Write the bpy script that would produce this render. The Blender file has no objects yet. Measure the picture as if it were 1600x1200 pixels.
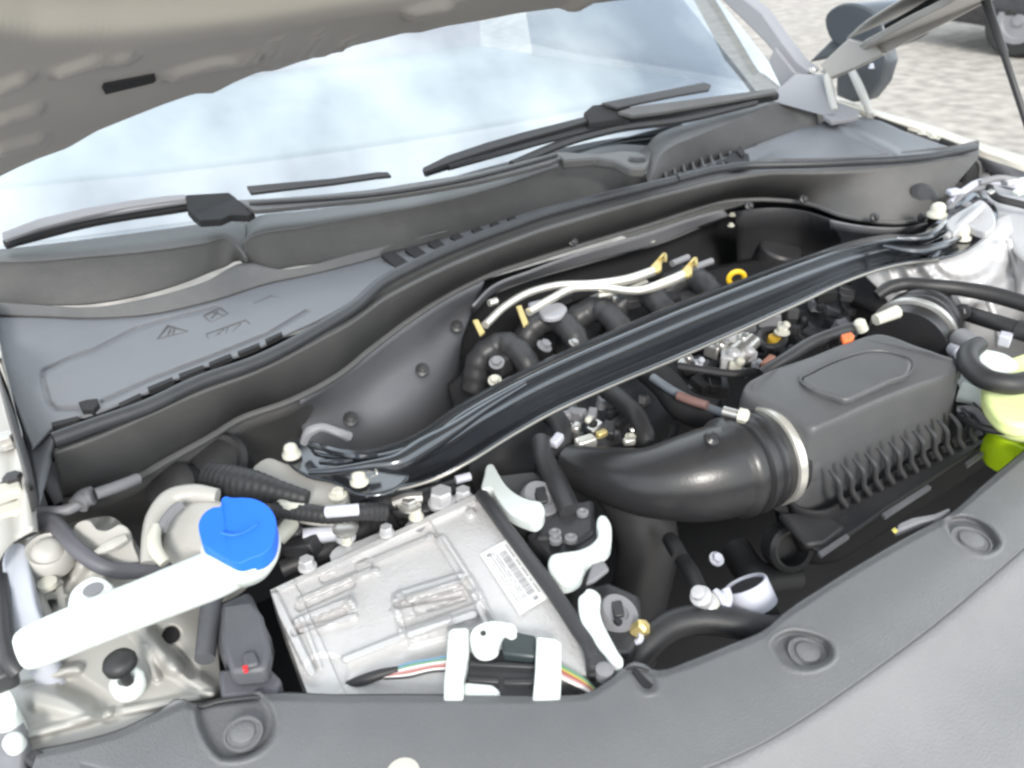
import bpy, bmesh, math, random
import numpy as np
from mathutils import Vector, Matrix
random.seed(7)
R_ = math.radians
sc = bpy.context.scene
# ------------------------------------------------------------------ camera
F_ = 1297.0
CAM = np.array([0.0, 0.0, 1.48])
vy = np.array([-1000.0, 735.0, -F_]); vx = np.array([2300.0, 840.0, -F_])
ey = vy/np.linalg.norm(vy); ex = vx/np.linalg.norm(vx); ex = ex-(ex@ey)*ey; ex /= np.linalg.norm(ex)
ez = np.cross(ex, ey)
RM = np.array([ex, ey, ez])                       # world <- camera
cd = bpy.data.cameras.new("camera"); cam = bpy.data.objects.new("camera", cd); sc.collection.objects.link(cam)
cd.sensor_width = 36.0; cd.lens = 36.0*F_/1600.0; cd.clip_start = 0.02; cd.clip_end = 800
cam.matrix_world = Matrix.Translation(Vector(CAM)) @ Matrix([[float(a) for a in r] for r in RM]).to_4x4()
cd.dof.use_dof = True; cd.dof.focus_distance = 0.95; cd.dof.aperture_fstop = 8.0
sc.camera = cam
# ------------------------------------------------------------------ sky, sun, exposure
SUN_EL, SUN_ROT = R_(33), R_(205)
w = bpy.data.worlds.new("World"); sc.world = w; w.use_nodes = True
nt = w.node_tree; nt.nodes.clear()
wo = nt.nodes.new('ShaderNodeOutputWorld'); bg = nt.nodes.new('ShaderNodeBackground')
sky = nt.nodes.new('ShaderNodeTexSky'); sky.sky_type = 'NISHITA'; sky.sun_disc = False
sky.sun_elevation = SUN_EL; sky.sun_rotation = SUN_ROT; sky.dust_density = 2.0
tc = nt.nodes.new('ShaderNodeTexCoord'); nz = nt.nodes.new('ShaderNodeTexNoise'); nz.inputs['Scale'].default_value = 1.7
nz.inputs['Detail'].default_value = 6; nz.inputs['Roughness'].default_value = .55
rp = nt.nodes.new('ShaderNodeValToRGB'); rp.color_ramp.elements[0].position = .34; rp.color_ramp.elements[1].position = .62; rp.color_ramp.elements[0].color = (.25, .25, .25, 1)
mx = nt.nodes.new('ShaderNodeMixRGB'); mx.inputs[2].default_value = (11.5, 12.4, 12.7, 1)
nt.links.new(tc.outputs['Generated'], nz.inputs['Vector']); nt.links.new(nz.outputs['Fac'], rp.inputs['Fac'])
nt.links.new(rp.outputs['Color'], mx.inputs[0]); nt.links.new(sky.outputs[0], mx.inputs[1])
nt.links.new(mx.outputs[0], bg.inputs['Color']); bg.inputs['Strength'].default_value = 0.10
nt.links.new(bg.outputs[0], wo.inputs['Surface'])
sl = bpy.data.lights.new("sun", 'SUN'); sl.energy = 1.5; sl.angle = R_(12); sl.color = (1, .96, .9)
so = bpy.data.objects.new("sun", sl); sc.collection.objects.link(so)
sdir = Vector((math.sin(SUN_ROT)*math.cos(SUN_EL), math.cos(SUN_ROT)*math.cos(SUN_EL), math.sin(SUN_EL)))
so.rotation_euler = sdir.to_track_quat('Z', 'Y').to_euler()
sc.view_settings.view_transform = 'Standard'; sc.view_settings.look = 'None'
sc.view_settings.exposure = 1.25; sc.view_settings.gamma = 1
sc.cycles.filter_width = 2.6
sc.cycles.max_bounces = 8

# ------------------------------------------------------------------ projection helpers (photo pixels 1600x1200 onto real surfaces)
def ray(px, py):
    return RM @ (np.array([px-800.0, -(py-600.0), -F_])/F_)
def P(px, py, z):
    d = ray(px, py); return Vector(CAM + d*((z-CAM[2])/d[2]))
def onplane(px, py, p0, n):
    d = ray(px, py); n = np.array(n, float)
    return Vector(CAM + d*(np.dot(np.array(p0)-CAM, n)/np.dot(d, n)))
def proj(v):
    q = RM.T @ (np.array(v)-CAM)
    return 800+F_*q[0]/-q[2], 600-F_*q[1]/-q[2]
def mpp(v):                                       # metres per photo pixel at a point
    return float(-(RM.T @ (np.array(v)-CAM))[2])/F_
def T(s, z=None):
    out = []
    for t in s.split():
        a = [float(q) for q in t.split(',')]
        out.append((a[0], a[1], a[2] if len(a) > 2 else z))
    return out
def W(s, z=None): return [P(*t) for t in T(s, z)]
def spl(pts, n, closed=False, lin=False):
    p = np.array([tuple(q) for q in pts], float)
    if closed: p = np.vstack([p[-1], p, p[0], p[1]])
    d = np.maximum(np.linalg.norm(np.diff(p, axis=0), axis=1), 1e-9)
    t = np.concatenate([[0], np.cumsum(d)])
    if lin or len(p) < 3:
        tt = np.linspace(0, t[-1], n)
        return np.stack([np.interp(tt, t, p[:, k]) for k in range(p.shape[1])], 1)
    m = np.zeros_like(p)
    m[0] = (p[1]-p[0])/d[0]; m[-1] = (p[-1]-p[-2])/d[-1]
    for i in range(1, len(p)-1):
        a = (p[i]-p[i-1])/d[i-1]; b = (p[i+1]-p[i])/d[i]
        m[i] = (a*d[i]+b*d[i-1])/(d[i]+d[i-1])
    tt = np.linspace(t[1], t[-2], n+1)[:-1] if closed else np.linspace(0, t[-1], n)
    out = []
    for x in tt:
        i = min(max(int(np.searchsorted(t, x, 'right'))-1, 0), len(d)-1)
        h = d[i]; s = (x-t[i])/h
        out.append((2*s**3-3*s**2+1)*p[i]+(s**3-2*s**2+s)*h*m[i]+(-2*s**3+3*s**2)*p[i+1]+(s**3-s**2)*h*m[i+1])
    return np.array(out)
def segd(x, y, a, b):
    ax, ay = a; bx, by = b; dx, dy = bx-ax, by-ay
    t = max(0, min(1, ((x-ax)*dx+(y-ay)*dy)/(dx*dx+dy*dy+1e-9)))
    return math.hypot(x-ax-t*dx, y-ay-t*dy)
def sm(a, b, x):
    t = max(0, min(1, (x-a)/(b-a))); return t*t*(3-2*t)
def inpoly(x, y, poly):
    c = False; j = len(poly)-1
    for i in range(len(poly)):
        xi, yi = poly[i]; xj, yj = poly[j]
        if (yi > y) != (yj > y) and x < (xj-xi)*(y-yi)/(yj-yi)+xi: c = not c
        j = i
    return c
def polysd(x, y, poly):                            # signed distance, negative inside
    d = min(segd(x, y, poly[i-1], poly[i]) for i in range(len(poly)))
    return -d if inpoly(x, y, poly) else d

# ------------------------------------------------------------------ materials
def mat(name, col, rough=.5, metal=0, spec=.5, grain=.0, gscale=400, var=.08, vscale=6, coat=0, trans=0, dirt=0, dirtcol=(.35, .33, .30), ior=1.45, sss=0, croug=.1):
    m = bpy.data.materials.new(name); m.use_nodes = True; n = m.node_tree; b = n.nodes['Principled BSDF']
    b.inputs['Roughness'].default_value = rough; b.inputs['Metallic'].default_value = metal
    b.inputs['Specular IOR Level'].default_value = spec; b.inputs['Coat Weight'].default_value = coat
    b.inputs['Coat Roughness'].default_value = croug
    b.inputs['Transmission Weight'].default_value = trans; b.inputs['IOR'].default_value = ior
    if sss:
        b.inputs['Subsurface Weight'].default_value = sss; b.inputs['Subsurface Radius'].default_value = (.01, .01, .01)
        b.inputs['Subsurface Scale'].default_value = 1
    t = n.nodes.new('ShaderNodeTexCoord')
    a = n.nodes.new('ShaderNodeTexNoise'); a.inputs['Scale'].default_value = vscale; a.inputs['Detail'].default_value = 5
    n.links.new(t.outputs['Object'], a.inputs['Vector'])
    r = n.nodes.new('ShaderNodeValToRGB'); r.color_ramp.elements[0].position = .3; r.color_ramp.elements[1].position = .7
    r.color_ramp.elements[0].color = tuple(c*(1-var) for c in col)+(1,); r.color_ramp.elements[1].color = tuple(min(1, c*(1+var)) for c in col)+(1,)
    n.links.new(a.outputs['Fac'], r.inputs['Fac']); last = r.outputs['Color']
    if dirt:
        d = n.nodes.new('ShaderNodeTexNoise'); d.inputs['Scale'].default_value = vscale*4; d.inputs['Detail'].default_value = 8; d.inputs['Roughness'].default_value = .7
        n.links.new(t.outputs['Object'], d.inputs['Vector'])
        dr = n.nodes.new('ShaderNodeValToRGB'); dr.color_ramp.elements[0].position = .45; dr.color_ramp.elements[1].position = .8
        dr.color_ramp.elements[1].color = (dirt, dirt, dirt, 1); n.links.new(d.outputs['Fac'], dr.inputs['Fac'])
        q = n.nodes.new('ShaderNodeMixRGB'); q.inputs[2].default_value = dirtcol+(1,)
        n.links.new(dr.outputs['Color'], q.inputs[0]); n.links.new(last, q.inputs[1]); last = q.outputs[0]
    n.links.new(last, b.inputs['Base Color'])
    rr = n.nodes.new('ShaderNodeMapRange'); rr.inputs['To Min'].default_value = max(0, rough-.07); rr.inputs['To Max'].default_value = min(1, rough+.07)
    n.links.new(a.outputs['Fac'], rr.inputs['Value']); n.links.new(rr.outputs[0], b.inputs['Roughness'])
    if grain:
        g = n.nodes.new('ShaderNodeTexNoise'); g.inputs['Scale'].default_value = gscale; g.inputs['Detail'].default_value = 3
        n.links.new(t.outputs['Object'], g.inputs['Vector'])
        u = n.nodes.new('ShaderNodeBump'); u.inputs['Strength'].default_value = grain; u.inputs['Distance'].default_value = .002
        n.links.new(g.outputs['Fac'], u.inputs['Height']); n.links.new(u.outputs[0], b.inputs['Normal'])
    return m
M = {}
M['trim'] = mat('grained grey trim plastic', (.088, .087, .088), .55, grain=.25, dirt=.25, dirtcol=(.16, .155, .15))
M['cowl'] = mat('satin cowl plastic', (.135, .14, .155), .46, grain=.15, dirt=.3, dirtcol=(.16, .16, .16))
M['black'] = mat('black plastic', (.034, .034, .037), .42, grain=.1, dirt=.15, dirtcol=(.08, .08, .08))
M['deep'] = mat('sooty black plastic', (.026, .026, .028), .65, spec=.2, dirt=.2, dirtcol=(.04, .04, .04))
M['rubber'] = mat('black rubber', (.022, .022, .024), .5, grain=.1, dirt=.2, dirtcol=(.07, .07, .07))
M['sealr'] = mat('weatherstrip rubber', (.035, .037, .042), .38, dirt=.2, dirtcol=(.1, .1, .1))
M['brace'] = mat('gloss black enamel', (.06, .066, .077), .15, metal=.7, spec=.8, coat=.5, croug=.1, var=.1, dirt=.06)
M['paint'] = mat('beige body paint', (.40, .392, .37), .42, grain=.05, gscale=120, coat=.1, dirt=.15, croug=.3)
M['hoodp'] = mat('beige inner hood paint', (.32, .305, .29), .34, grain=.06, gscale=160, coat=.25, dirt=.1, croug=.3)
M['hoodlit'] = mat('painted light on hood underside', (.62, .57, .48), .34, coat=.2)  # light on the hood underside put into a paler colour
M['cast'] = mat('cast aluminium', (.49, .49, .505), .5, metal=.3, grain=.35, gscale=260, dirt=.2, dirtcol=(.4, .38, .35))
M['alu'] = mat('bright aluminium tube', (.78, .76, .70), .3, metal=.7, dirt=.1)
M['steel'] = mat('zinc steel', (.55, .54, .52), .35, metal=.8, grain=.1, dirt=.3, dirtcol=(.25, .22, .18))
M['brass'] = mat('yellow zinc clip', (.62, .50, .22), .35, metal=.6)
M['whitep'] = mat('white tank plastic', (.66, .70, .68), .38, sss=.3, var=.02)
M['lever'] = mat('pale translucent lever plastic', (.55, .59, .58), .35, sss=.2, var=.03)
M['blue'] = mat('blue cap plastic', (.02, .14, .75), .45, var=.06, spec=.3)
M['cream'] = mat('cream plastic nut cap', (.55, .54, .47), .4, sss=.1)
M['yellow'] = mat('yellow plastic', (.80, .50, .02), .4)
M['orange'] = mat('orange plastic', (.80, .16, .04), .4)
M['red'] = mat('red plastic', (.6, .03, .04), .4)
M['coolw'] = mat('translucent tank plastic', (.72, .80, .36), .35, sss=.3, var=.05)
M['coolg'] = mat('tank wall over yellow green coolant', (.62, .88, .02), .3, sss=.3)
M['grey'] = mat('mid grey plastic', (.20, .20, .215), .45, grain=.1)
M['lgrey'] = mat('pale grey plastic', (.50, .51, .58), .4)
M['darkp'] = mat('dark car paint', (.02, .022, .028), .2, coat=.8, dirt=.1)
M['tyre'] = mat('tyre rubber', (.02, .02, .02), .8)
M['slam'] = mat('front cover grained plastic', (.135, .137, .144), .42, grain=.5, gscale=600, dirt=.2, dirtcol=(.2, .2, .2), vscale=4)
M['dash_pale'] = mat('pale windscreen band tone', (.20, .225, .23), .55, var=.2, vscale=3)  # tone of the far dash sheet, chosen to brighten the windscreen
for nm, c in (('wred', (.4, .12, .1)), ('wgreen', (.15, .3, .2)), ('wblue', (.14, .26, .4)), ('wwhite', (.75, .72, .7)), ('wpink', (.5, .3, .3)), ('wyel', (.5, .45, .12))):
    M[nm] = mat('wire insulation '+nm[1:], c, .4)
def glassmat(name, refl, tint=(.80, .86, .87)):
    m = bpy.data.materials.new(name); m.use_nodes = True; n = m.node_tree; n.nodes.clear()
    o = n.nodes.new('ShaderNodeOutputMaterial'); x = n.nodes.new('ShaderNodeMixShader')
    tr = n.nodes.new('ShaderNodeBsdfTransparent'); tr.inputs[0].default_value = tint+(1,)
    g = n.nodes.new('ShaderNodeBsdfGlossy'); g.inputs['Roughness'].default_value = .03; g.inputs['Color'].default_value = (.88, .92, .95, 1)
    lw = n.nodes.new('ShaderNodeLayerWeight'); lw.inputs['Blend'].default_value = .5
    mr = n.nodes.new('ShaderNodeMapRange'); mr.inputs['To Min'].default_value = refl; mr.inputs['To Max'].default_value = 1
    n.links.new(lw.outputs['Fresnel'], mr.inputs['Value']); n.links.new(mr.outputs[0], x.inputs[0])
    n.links.new(tr.outputs[0], x.inputs[1]); n.links.new(g.outputs[0], x.inputs[2]); n.links.new(x.outputs[0], o.inputs[0])
    return m
M['glass'] = glassmat('coated windscreen glass', .33)

# ------------------------------------------------------------------ object helpers
ORG = {}
def thing(name, label, cat, loc=(0, 0, 0), group=None):
    o = bpy.data.objects.new(name, None); sc.collection.objects.link(o); o.empty_display_size = .02
    o.location = loc; o['label'] = label; o['category'] = cat
    if group: o['group'] = group
    ORG[o.name] = Vector(loc); return o
def tag(o, label=None, cat=None, group=None, kind=None):
    if label: o['label'] = label
    if cat: o['category'] = cat
    if group: o['group'] = group
    if kind: o['kind'] = kind
    return o
def mk(name, vs, fs, m, parent=None, smooth=True, bevel=0, seg=2, solid=0, subd=0, ang=40):
    me = bpy.data.meshes.new(name)
    if parent is not None: org = ORG[parent.name]
    else:
        a = np.array([tuple(v) for v in vs]); c = (a.min(0)+a.max(0))/2; org = Vector((float(c[0]), float(c[1]), float(a[:, 2].min())))
    me.from_pydata([tuple(Vector(v)-org) for v in vs], [], [tuple(f) for f in fs])
    bm = bmesh.new(); bm.from_mesh(me); bmesh.ops.remove_doubles(bm, verts=bm.verts, dist=1e-6)
    bmesh.ops.recalc_face_normals(bm, faces=bm.faces)
    if solid:                                       # open sheet: face the normals towards the photographer
        s = 0
        for f in bm.faces: s += f.normal.dot(Vector(CAM)-org-f.calc_center_median())*f.calc_area()
        if s < 0: bmesh.ops.reverse_faces(bm, faces=bm.faces)
    bm.to_mesh(me); bm.free(); me.validate()
    me.materials.append(m)
    if smooth:
        me.polygons.foreach_set('use_smooth', [True]*len(me.polygons))
        if not solid and not subd:
            try: me.set_sharp_from_angle(angle=R_(ang))
            except Exception: pass
    o = bpy.data.objects.new(name, me); sc.collection.objects.link(o)
    if parent is not None: o.parent = parent
    else: o.location = org
    ORG[o.name] = org
    if solid:
        md = o.modifiers.new('thickness', 'SOLIDIFY'); md.thickness = solid; md.offset = -1
    if bevel:
        md = o.modifiers.new('bevel', 'BEVEL'); md.width = bevel; md.segments = seg; md.limit_method = 'ANGLE'; md.angle_limit = R_(30)
    if subd:
        md = o.modifiers.new('sub', 'SUBSURF'); md.levels = subd; md.render_levels = subd
    return o
def merge(parts):
    V, Fa = [], []
    for v, f in parts:
        k = len(V); V += [tuple(q) for q in v]; Fa += [tuple(i+k for i in g) for g in f]
    return V, Fa
def loft(name, rows, m, parent=None, nu=40, nv=None, thick=.003, zoff=None, lin=False, post=None, bevel=0, conv=P, linu=False):
    R = [spl(r, nu, lin=linu) for r in rows]
    if nv is None: nv = len(rows)
    cols = [spl([R[j][i] for j in range(len(rows))], nv, lin=(lin or nv == len(rows))) for i in range(nu)] if nv != len(rows) else [[R[j][i] for j in range(len(rows))] for i in range(nu)]
    vs = []
    for i in range(nu):
        for j in range(nv):
            x, y, z = cols[i][j]
            if zoff: z = z+zoff(x, y)
            vs.append(conv(x, y, z))
    fs = [(i*nv+j, (i+1)*nv+j, (i+1)*nv+j+1, i*nv+j+1) for i in range(nu-1) for j in range(nv-1)]
    return mk(name, vs, fs, m, parent, solid=thick, bevel=bevel)
def frame(d):
    d = Vector(d).normalized(); u = d.cross(Vector((0, 0, 1)))
    if u.length < 1e-4: u = d.cross(Vector((0, 1, 0)))
    u.normalize(); return u, u.cross(d).normalized()
def tubev(pts, r, n=12, res=None, caps=True, wav=None, closed=False):
    pts = [Vector(p) for p in pts]
    res = res or max(2, 6*(len(pts)-1)) if len(pts) > 2 else (res or 2)
    rr = r if isinstance(r, (list, tuple)) else [r]*len(pts)
    rr = [a*mpp(p) if a > .5 else a for a, p in zip(rr, pts)]     # sizes above 0.5 are photo pixels
    q = spl([tuple(p)+(a,) for p, a in zip(pts, rr)], res, closed=closed)
    vs, u = [], None
    for i in range(res):
        a = Vector(q[i-1][:3]) if (i or closed) else Vector(q[i][:3]); b = Vector(q[(i+1) % res][:3]) if (i < res-1 or closed) else Vector(q[i][:3])
        d = (b-a).normalized()
        if u is None: u = frame(d)[0]
        u = (u-d*u.dot(d)).normalized(); v = d.cross(u)
        rad = q[i][3]*(wav(i/(res-1)) if wav else 1)
        for k in range(n):
            t = 2*math.pi*k/n; vs.append(Vector(q[i][:3])+(u*math.cos(t)+v*math.sin(t))*rad)
    top = res if closed else res-1
    fs = [(i*n+k, i*n+(k+1) % n, ((i+1) % res)*n+(k+1) % n, ((i+1) % res)*n+k) for i in range(top) for k in range(n)]
    if caps and not closed: fs += [tuple(range(n-1, -1, -1)), tuple((res-1)*n+k for k in range(n))]
    return vs, fs
def tube(name, pts, r, m, parent=None, n=12, res=None, wav=None, closed=False, bevel=0):
    v, f = tubev(pts, r, n, res, wav=wav, closed=closed); return mk(name, v, f, m, parent, bevel=bevel)
def lathev(c, axis, prof, n=24, ph=0):
    if max(a for a, b in prof) > .5:
        k_ = mpp(c); prof = [(a*k_, b*k_) for a, b in prof]
    d = Vector(axis).normalized(); u, v = frame(d); c = Vector(c); vs = []
    for r, h in prof:
        for k in range(n):
            t = 2*math.pi*k/n+ph; vs.append(c+d*h+(u*math.cos(t)+v*math.sin(t))*max(r, 1e-5))
    fs = [(i*n+k, i*n+(k+1) % n, (i+1)*n+(k+1) % n, (i+1)*n+k) for i in range(len(prof)-1) for k in range(n)]
    fs += [tuple(range(n-1, -1, -1)), tuple((len(prof)-1)*n+k for k in range(n))]
    return vs, fs
def lathe(name, c, axis, prof, m, parent=None, n=24, bevel=0, ang=35):
    v, f = lathev(c, axis, prof, n); return mk(name, v, f, m, parent, bevel=bevel, ang=ang)
def prism(name, top, dvec, m, parent=None, bevel=.002, smooth=True, seg=2):
    n = len(top); d = Vector(dvec); vs = [Vector(p) for p in top]+[Vector(p)+d for p in top]
    fs = [tuple(range(n)), tuple(range(2*n-1, n-1, -1))]+[(i, n+i, n+(i+1) % n, (i+1) % n) for i in range(n)]
    return mk(name, vs, fs, m, parent, smooth=smooth, bevel=bevel, seg=seg)
def slab(name, s, z, h, m, parent=None, bevel=.002, n=None, conv=None, closed=True, tilt=None):
    """outline in photo pixels lying at height z, h thick downwards; n smooths the outline"""
    t = T(s, z)
    if n: t = [tuple(a) for a in spl(t, n, closed=True)]
    return prism(name, [P(*a) for a in t], (0, 0, -h), m, parent, bevel)
def boxv(c, sx, sy, sz, ax=(1, 0, 0), up=(0, 0, 1)):
    if max(sx, sy, sz) > 3: k_ = mpp(c); sx, sy, sz = sx*k_, sy*k_, sz*k_
    a = Vector(ax).normalized(); b = Vector(up).cross(a).normalized(); u = a.cross(b); c = Vector(c)
    vs = [c+a*(i*sx/2)+b*(j*sy/2)+u*(k*sz/2) for i in (-1, 1) for j in (-1, 1) for k in (-1, 1)]
    return vs, [(0, 1, 3, 2), (4, 6, 7, 5), (0, 4, 5, 1), (2, 3, 7, 6), (0, 2, 6, 4), (1, 5, 7, 3)]
def box(name, c, sx, sy, sz, m, parent=None, ax=(1, 0, 0), up=(0, 0, 1), bevel=.002):
    v, f = boxv(c, sx, sy, sz, ax, up); return mk(name, v, f, m, parent, bevel=bevel)
def bolt(c, r, m, parent, axis=(0, 0, 1), name='bolt', h=None, flange=1.45):
    r = r*mpp(c) if r > .5 else r
    h = h or r*.9; v1, f1 = lathev(c, axis, [(r*flange, -r*.3), (r*flange, 0), (r*1.05, r*.12)], 18)
    v2, f2 = lathev(c, axis, [(r, 0), (r, h*.85), (r*.85, h)], 6)
    V, Fa = merge([(v1, f1), (v2, f2)]); return mk(name, V, Fa, m, parent, ang=30)
def nutcap(c, r, m, parent, name='nut_cap'):
    r = r*mpp(c) if r > .5 else r
    return lathe(name, c, (0, 0, 1), [(r*1.25, -r*.6), (r*1.25, -r*.2), (r*.95, 0), (r*.95, r*.5), (r*.8, r*.95), (r*.45, r*1.2), (0, r*1.25)], m, parent, 16, ang=60)
UP = Vector((0, 0, 1))

# ================================================================== SETTING
g = mk('ground', [(-60, -60, 0), (160, -60, 0), (160, 160, 0), (-60, 160, 0)], [(0, 1, 2, 3)], None or mat('dusty pale paving', (.30, .275, .25), .9, grain=1, gscale=40, var=.35, vscale=7, dirt=.8, dirtcol=(.19, .165, .145)), smooth=False)
tag(g, kind='structure')

# ================================================================== RAISED HOOD
HP = np.array([0.87, 1.30, 1.112]); HA = R_(26); HN = np.array([0, math.sin(HA), math.cos(HA)])
hood = thing('hood', 'raised beige hood seen from below with stamped beads and a dark slot', 'car hood', (0.87, 1.30, 1.112))
edge_px = T('0,280 28,266 60,252 105,236 150,210 200,190 250,170 290,156 305,152 330,152 360,136 400,119 425,117 450,108 478,98 500,96 520,88 545,79 590,68 625,59 650,58 690,48 740,40 800,28 860,20 1000,2', 0)
ep = [onplane(a, b, HP, HN) for a, b, _ in edge_px]
ex_ = [p.x for p in ep]; es_ = [(HP[1]-p.y)/math.cos(HA) for p in ep]
order = np.argsort(ex_); EX = np.array(ex_)[order]; ES = np.array(es_)[order]
def erear(x):
    if x <= EX[-1]: return float(np.interp(x, EX, ES)) if x > EX[0] else float(ES[0]-(EX[0]-x)*1.2)
    xm = .87*2-x
    base = float(np.interp(max(xm, EX[0]), EX, ES)) if xm < EX[-1] else float(ES[-1])
    return base if x < 1.62 else base*max(0, 1-(x-1.62)/.2)
beads = [((92, 112), (150, 92), 7), ((150, 92), (200, 90), 7), ((268, 116), (330, 98), 7), ((330, 98), (394, 92), 7), ((0, 136), (38, 120), 8), ((0, 187), (54, 170), 8), ((0, 233), (62, 217), 8),
         ((642, 20), (698, 9), 7), ((420, 100), (434, 62), 5), ((476, 88), (498, 54), 5), ((534, 74), (548, 58), 5), ((880, 20), (930, -10), 6)]
def hood_disp(x, y):
    b = 0
    for a, c, r in beads:
        b = max(b, (.006 if r > 5 else .003)*(1-sm(r*.4, r*1.7, segd(x, y, a, c))))
    lim = np.interp(x, [-300, 0, 60, 180, 300, 400, 520, 700, 900, 1200, 1400], [40, 52, 64, 62, 52, 40, 20, -6, -40, -140, -60])
    rec = sm(-14, 34, lim-y)*.02
    return rec-b
nx, ns = 300, 300
vs = []
for i in range(nx):
    x = -.10+1.90*(i/(nx-1))**1.25
    e = erear(x)
    for j in range(ns):
        s = e+(1.28-e)*(j/(ns-1))**1.08
        p = np.array([x, HP[1]-s*math.cos(HA), HP[2]+s*math.sin(HA)])
        px, py = proj(p) if (RM.T @ (p-CAM))[2] < -.05 else (-900, -900)
        d = hood_disp(px, py) if -900 < px < 2200 and py > -400 else .03
        lip = .012*(1-sm(0, .012, s-e))
        vs.append(Vector(p+HN*(d+lip)))
fs = [(i*ns+j, (i+1)*ns+j, (i+1)*ns+j+1, i*ns+j+1) for i in range(nx-1) for j in range(ns-1)]
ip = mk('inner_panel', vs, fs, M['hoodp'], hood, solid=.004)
at = ip.data.attributes.new('recess_light', 'FLOAT', 'POINT')
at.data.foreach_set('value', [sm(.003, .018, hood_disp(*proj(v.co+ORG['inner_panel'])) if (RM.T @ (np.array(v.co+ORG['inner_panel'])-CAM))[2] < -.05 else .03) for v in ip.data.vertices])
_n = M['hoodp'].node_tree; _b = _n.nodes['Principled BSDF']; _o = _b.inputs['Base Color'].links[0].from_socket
_a = _n.nodes.new('ShaderNodeAttribute'); _a.attribute_name = 'recess_light'; _m = _n.nodes.new('ShaderNodeMixRGB'); _m.inputs[2].default_value = (.50, .47, .415, 1)  # recess colour lightened in place of light bounced onto it
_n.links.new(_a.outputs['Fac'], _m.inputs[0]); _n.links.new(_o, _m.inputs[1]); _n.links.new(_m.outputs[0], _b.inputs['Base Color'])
vs = []
for i in range(60):
    x = -.10+1.90*i/59; e = erear(x)+.004
    for j in range(20):
        s = e+(1.30-e)*(j/19); p = np.array([x, HP[1]-s*math.cos(HA), HP[2]+s*math.sin(HA)])
        vs.append(Vector(p+HN*(.045+.02*math.sin(math.pi*i/59))))
fs = [(i*20+j, (i+1)*20+j, (i+1)*20+j+1, i*20+j+1) for i in range(59) for j in range(19)]
mk('outer_skin', vs, fs, M['paint'], hood, solid=.003)
H = lambda s, o=-.003: [onplane(a, b, HP+HN*o, HN) for a, b, _ in T(s, 0)]
prism('slot', H('160,139 163,132 242,117 244,126 240,130 165,148', -.0015), Vector(HN)*.004, M['deep'], hood, bevel=0)
# side flange of the hood next to the hinge
def XP(px, py, x): return onplane(px, py, (x, 0, 0), (1, 0, 0))
fl = [XP(1280, 112, 1.765), XP(1330, 78, 1.765), XP(1400, 36, 1.765), XP(1465, -4, 1.765), XP(1560, -60, 1.765), XP(1640, -60, 1.765), XP(1545, 0, 1.765), XP(1480, 34, 1.765), XP(1400, 74, 1.765), XP(1345, 104, 1.765), XP(1300, 124, 1.765)]
prism('side_flange', fl, (.012, 0, 0), M['hoodp'], hood, bevel=.002)
tube('edge_seal', [XP(1384, 42, 1.755), XP(1420, 22, 1.755), XP(1470, -8, 1.755)], .006, M['rubber'], hood, 8)
prism('corner_gusset', [XP(*q, 1.76) for q in ((1286, 100), (1330, 60), (1370, 70), (1385, 84), (1340, 106), (1300, 122))], (-.012, .0, 0), M['hoodp'], hood, bevel=.003)

hinge = prism('hinge', [P(*q) for q in ((1205, 158, 1.045), (1250, 118, 1.085), (1300, 118, 1.08), (1312, 178, 1.03), (1285, 180, 1.03))], (.004, .02, 0), M['grey'], hood, bevel=.002)
prism('foot', [P(*q) for q in ((1286, 180, 1.03), (1305, 158, 1.045), (1343, 172, 1.04), (1342, 182, 1.03), (1300, 190, 1.02))], (0, 0, -.01), M['grey'], hinge, bevel=.002)
tube('link_arm', [P(1292, 118, 1.09), P(1296, 140, 1.065), P(1304, 174, 1.032)], .0085, M['paint'], hinge, 8)
tube('link_arm', [P(1325, 100, 1.09), P(1340, 130, 1.06), P(1352, 158, 1.035), P(1360, 180, 1.015)], [.008, .010, .009, .007], M['paint'], hinge, 8)
bolt(P(1270, 110, 1.088), .007, M['steel'], hinge, (0, -.6, .8), 'hinge_bolt')
bolt(P(1391, 52, 1.2), .006, M['paint'], hood, (-1, -.3, -.2), 'hinge_bolt')

strut = thing('hood_gas_strut', 'thin black gas strut holding the hood up at the right edge', 'gas strut', tuple(XP(1600, 170, 1.76)))
tube('cylinder', [XP(1530, -30, 1.76), XP(1568, 84, 1.76)], .0085, M['black'], strut, 12)
tube('rod', [XP(1567, 80, 1.76), XP(1602, 186, 1.76), XP(1640, 300, 1.76)], .0065, M['black'], strut, 12)

# ================================================================== WINDSCREEN, DASH, PILLAR
def yb(x): return 1.27+.15*((x-.87)/.9)**2
ws = thing('windscreen', 'sloping windscreen glass reflecting the bright sky', 'windscreen', (.87, 1.3, 1.02))
WA = R_(33); vs = []; nx, ny = 50, 24
for i in range(nx):
    x = -.16+1.965*i/(nx-1)
    for j in range(ny):
        t = .85*j/(ny-1); xx = .87+(x-.87)*(1-.02*t)
        vs.append((xx, yb(x)+t*math.cos(WA), 1.025+t*math.sin(WA)+.02*math.sin(math.pi*t/.85)))
mk('glass', vs, [(i*ny+j, (i+1)*ny+j, (i+1)*ny+j+1, i*ny+j+1) for i in range(nx-1) for j in range(ny-1)], M['glass'], ws, solid=0)
vs = []
for i in range(nx):
    x = -.16+1.9*i/(nx-1)
    for t in (-.03, .035): vs.append((x, yb(x)+t*math.cos(WA), 1.02+t*math.sin(WA)))
mk('ceramic_band', vs, [(2*i, 2*i+2, 2*i+3, 2*i+1) for i in range(nx-1)], M['deep'], ws)
dash = thing('dashboard', 'grey dashboard top with two added tone bands behind the windscreen', 'dashboard', (.87, 1.7, .9))
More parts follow.
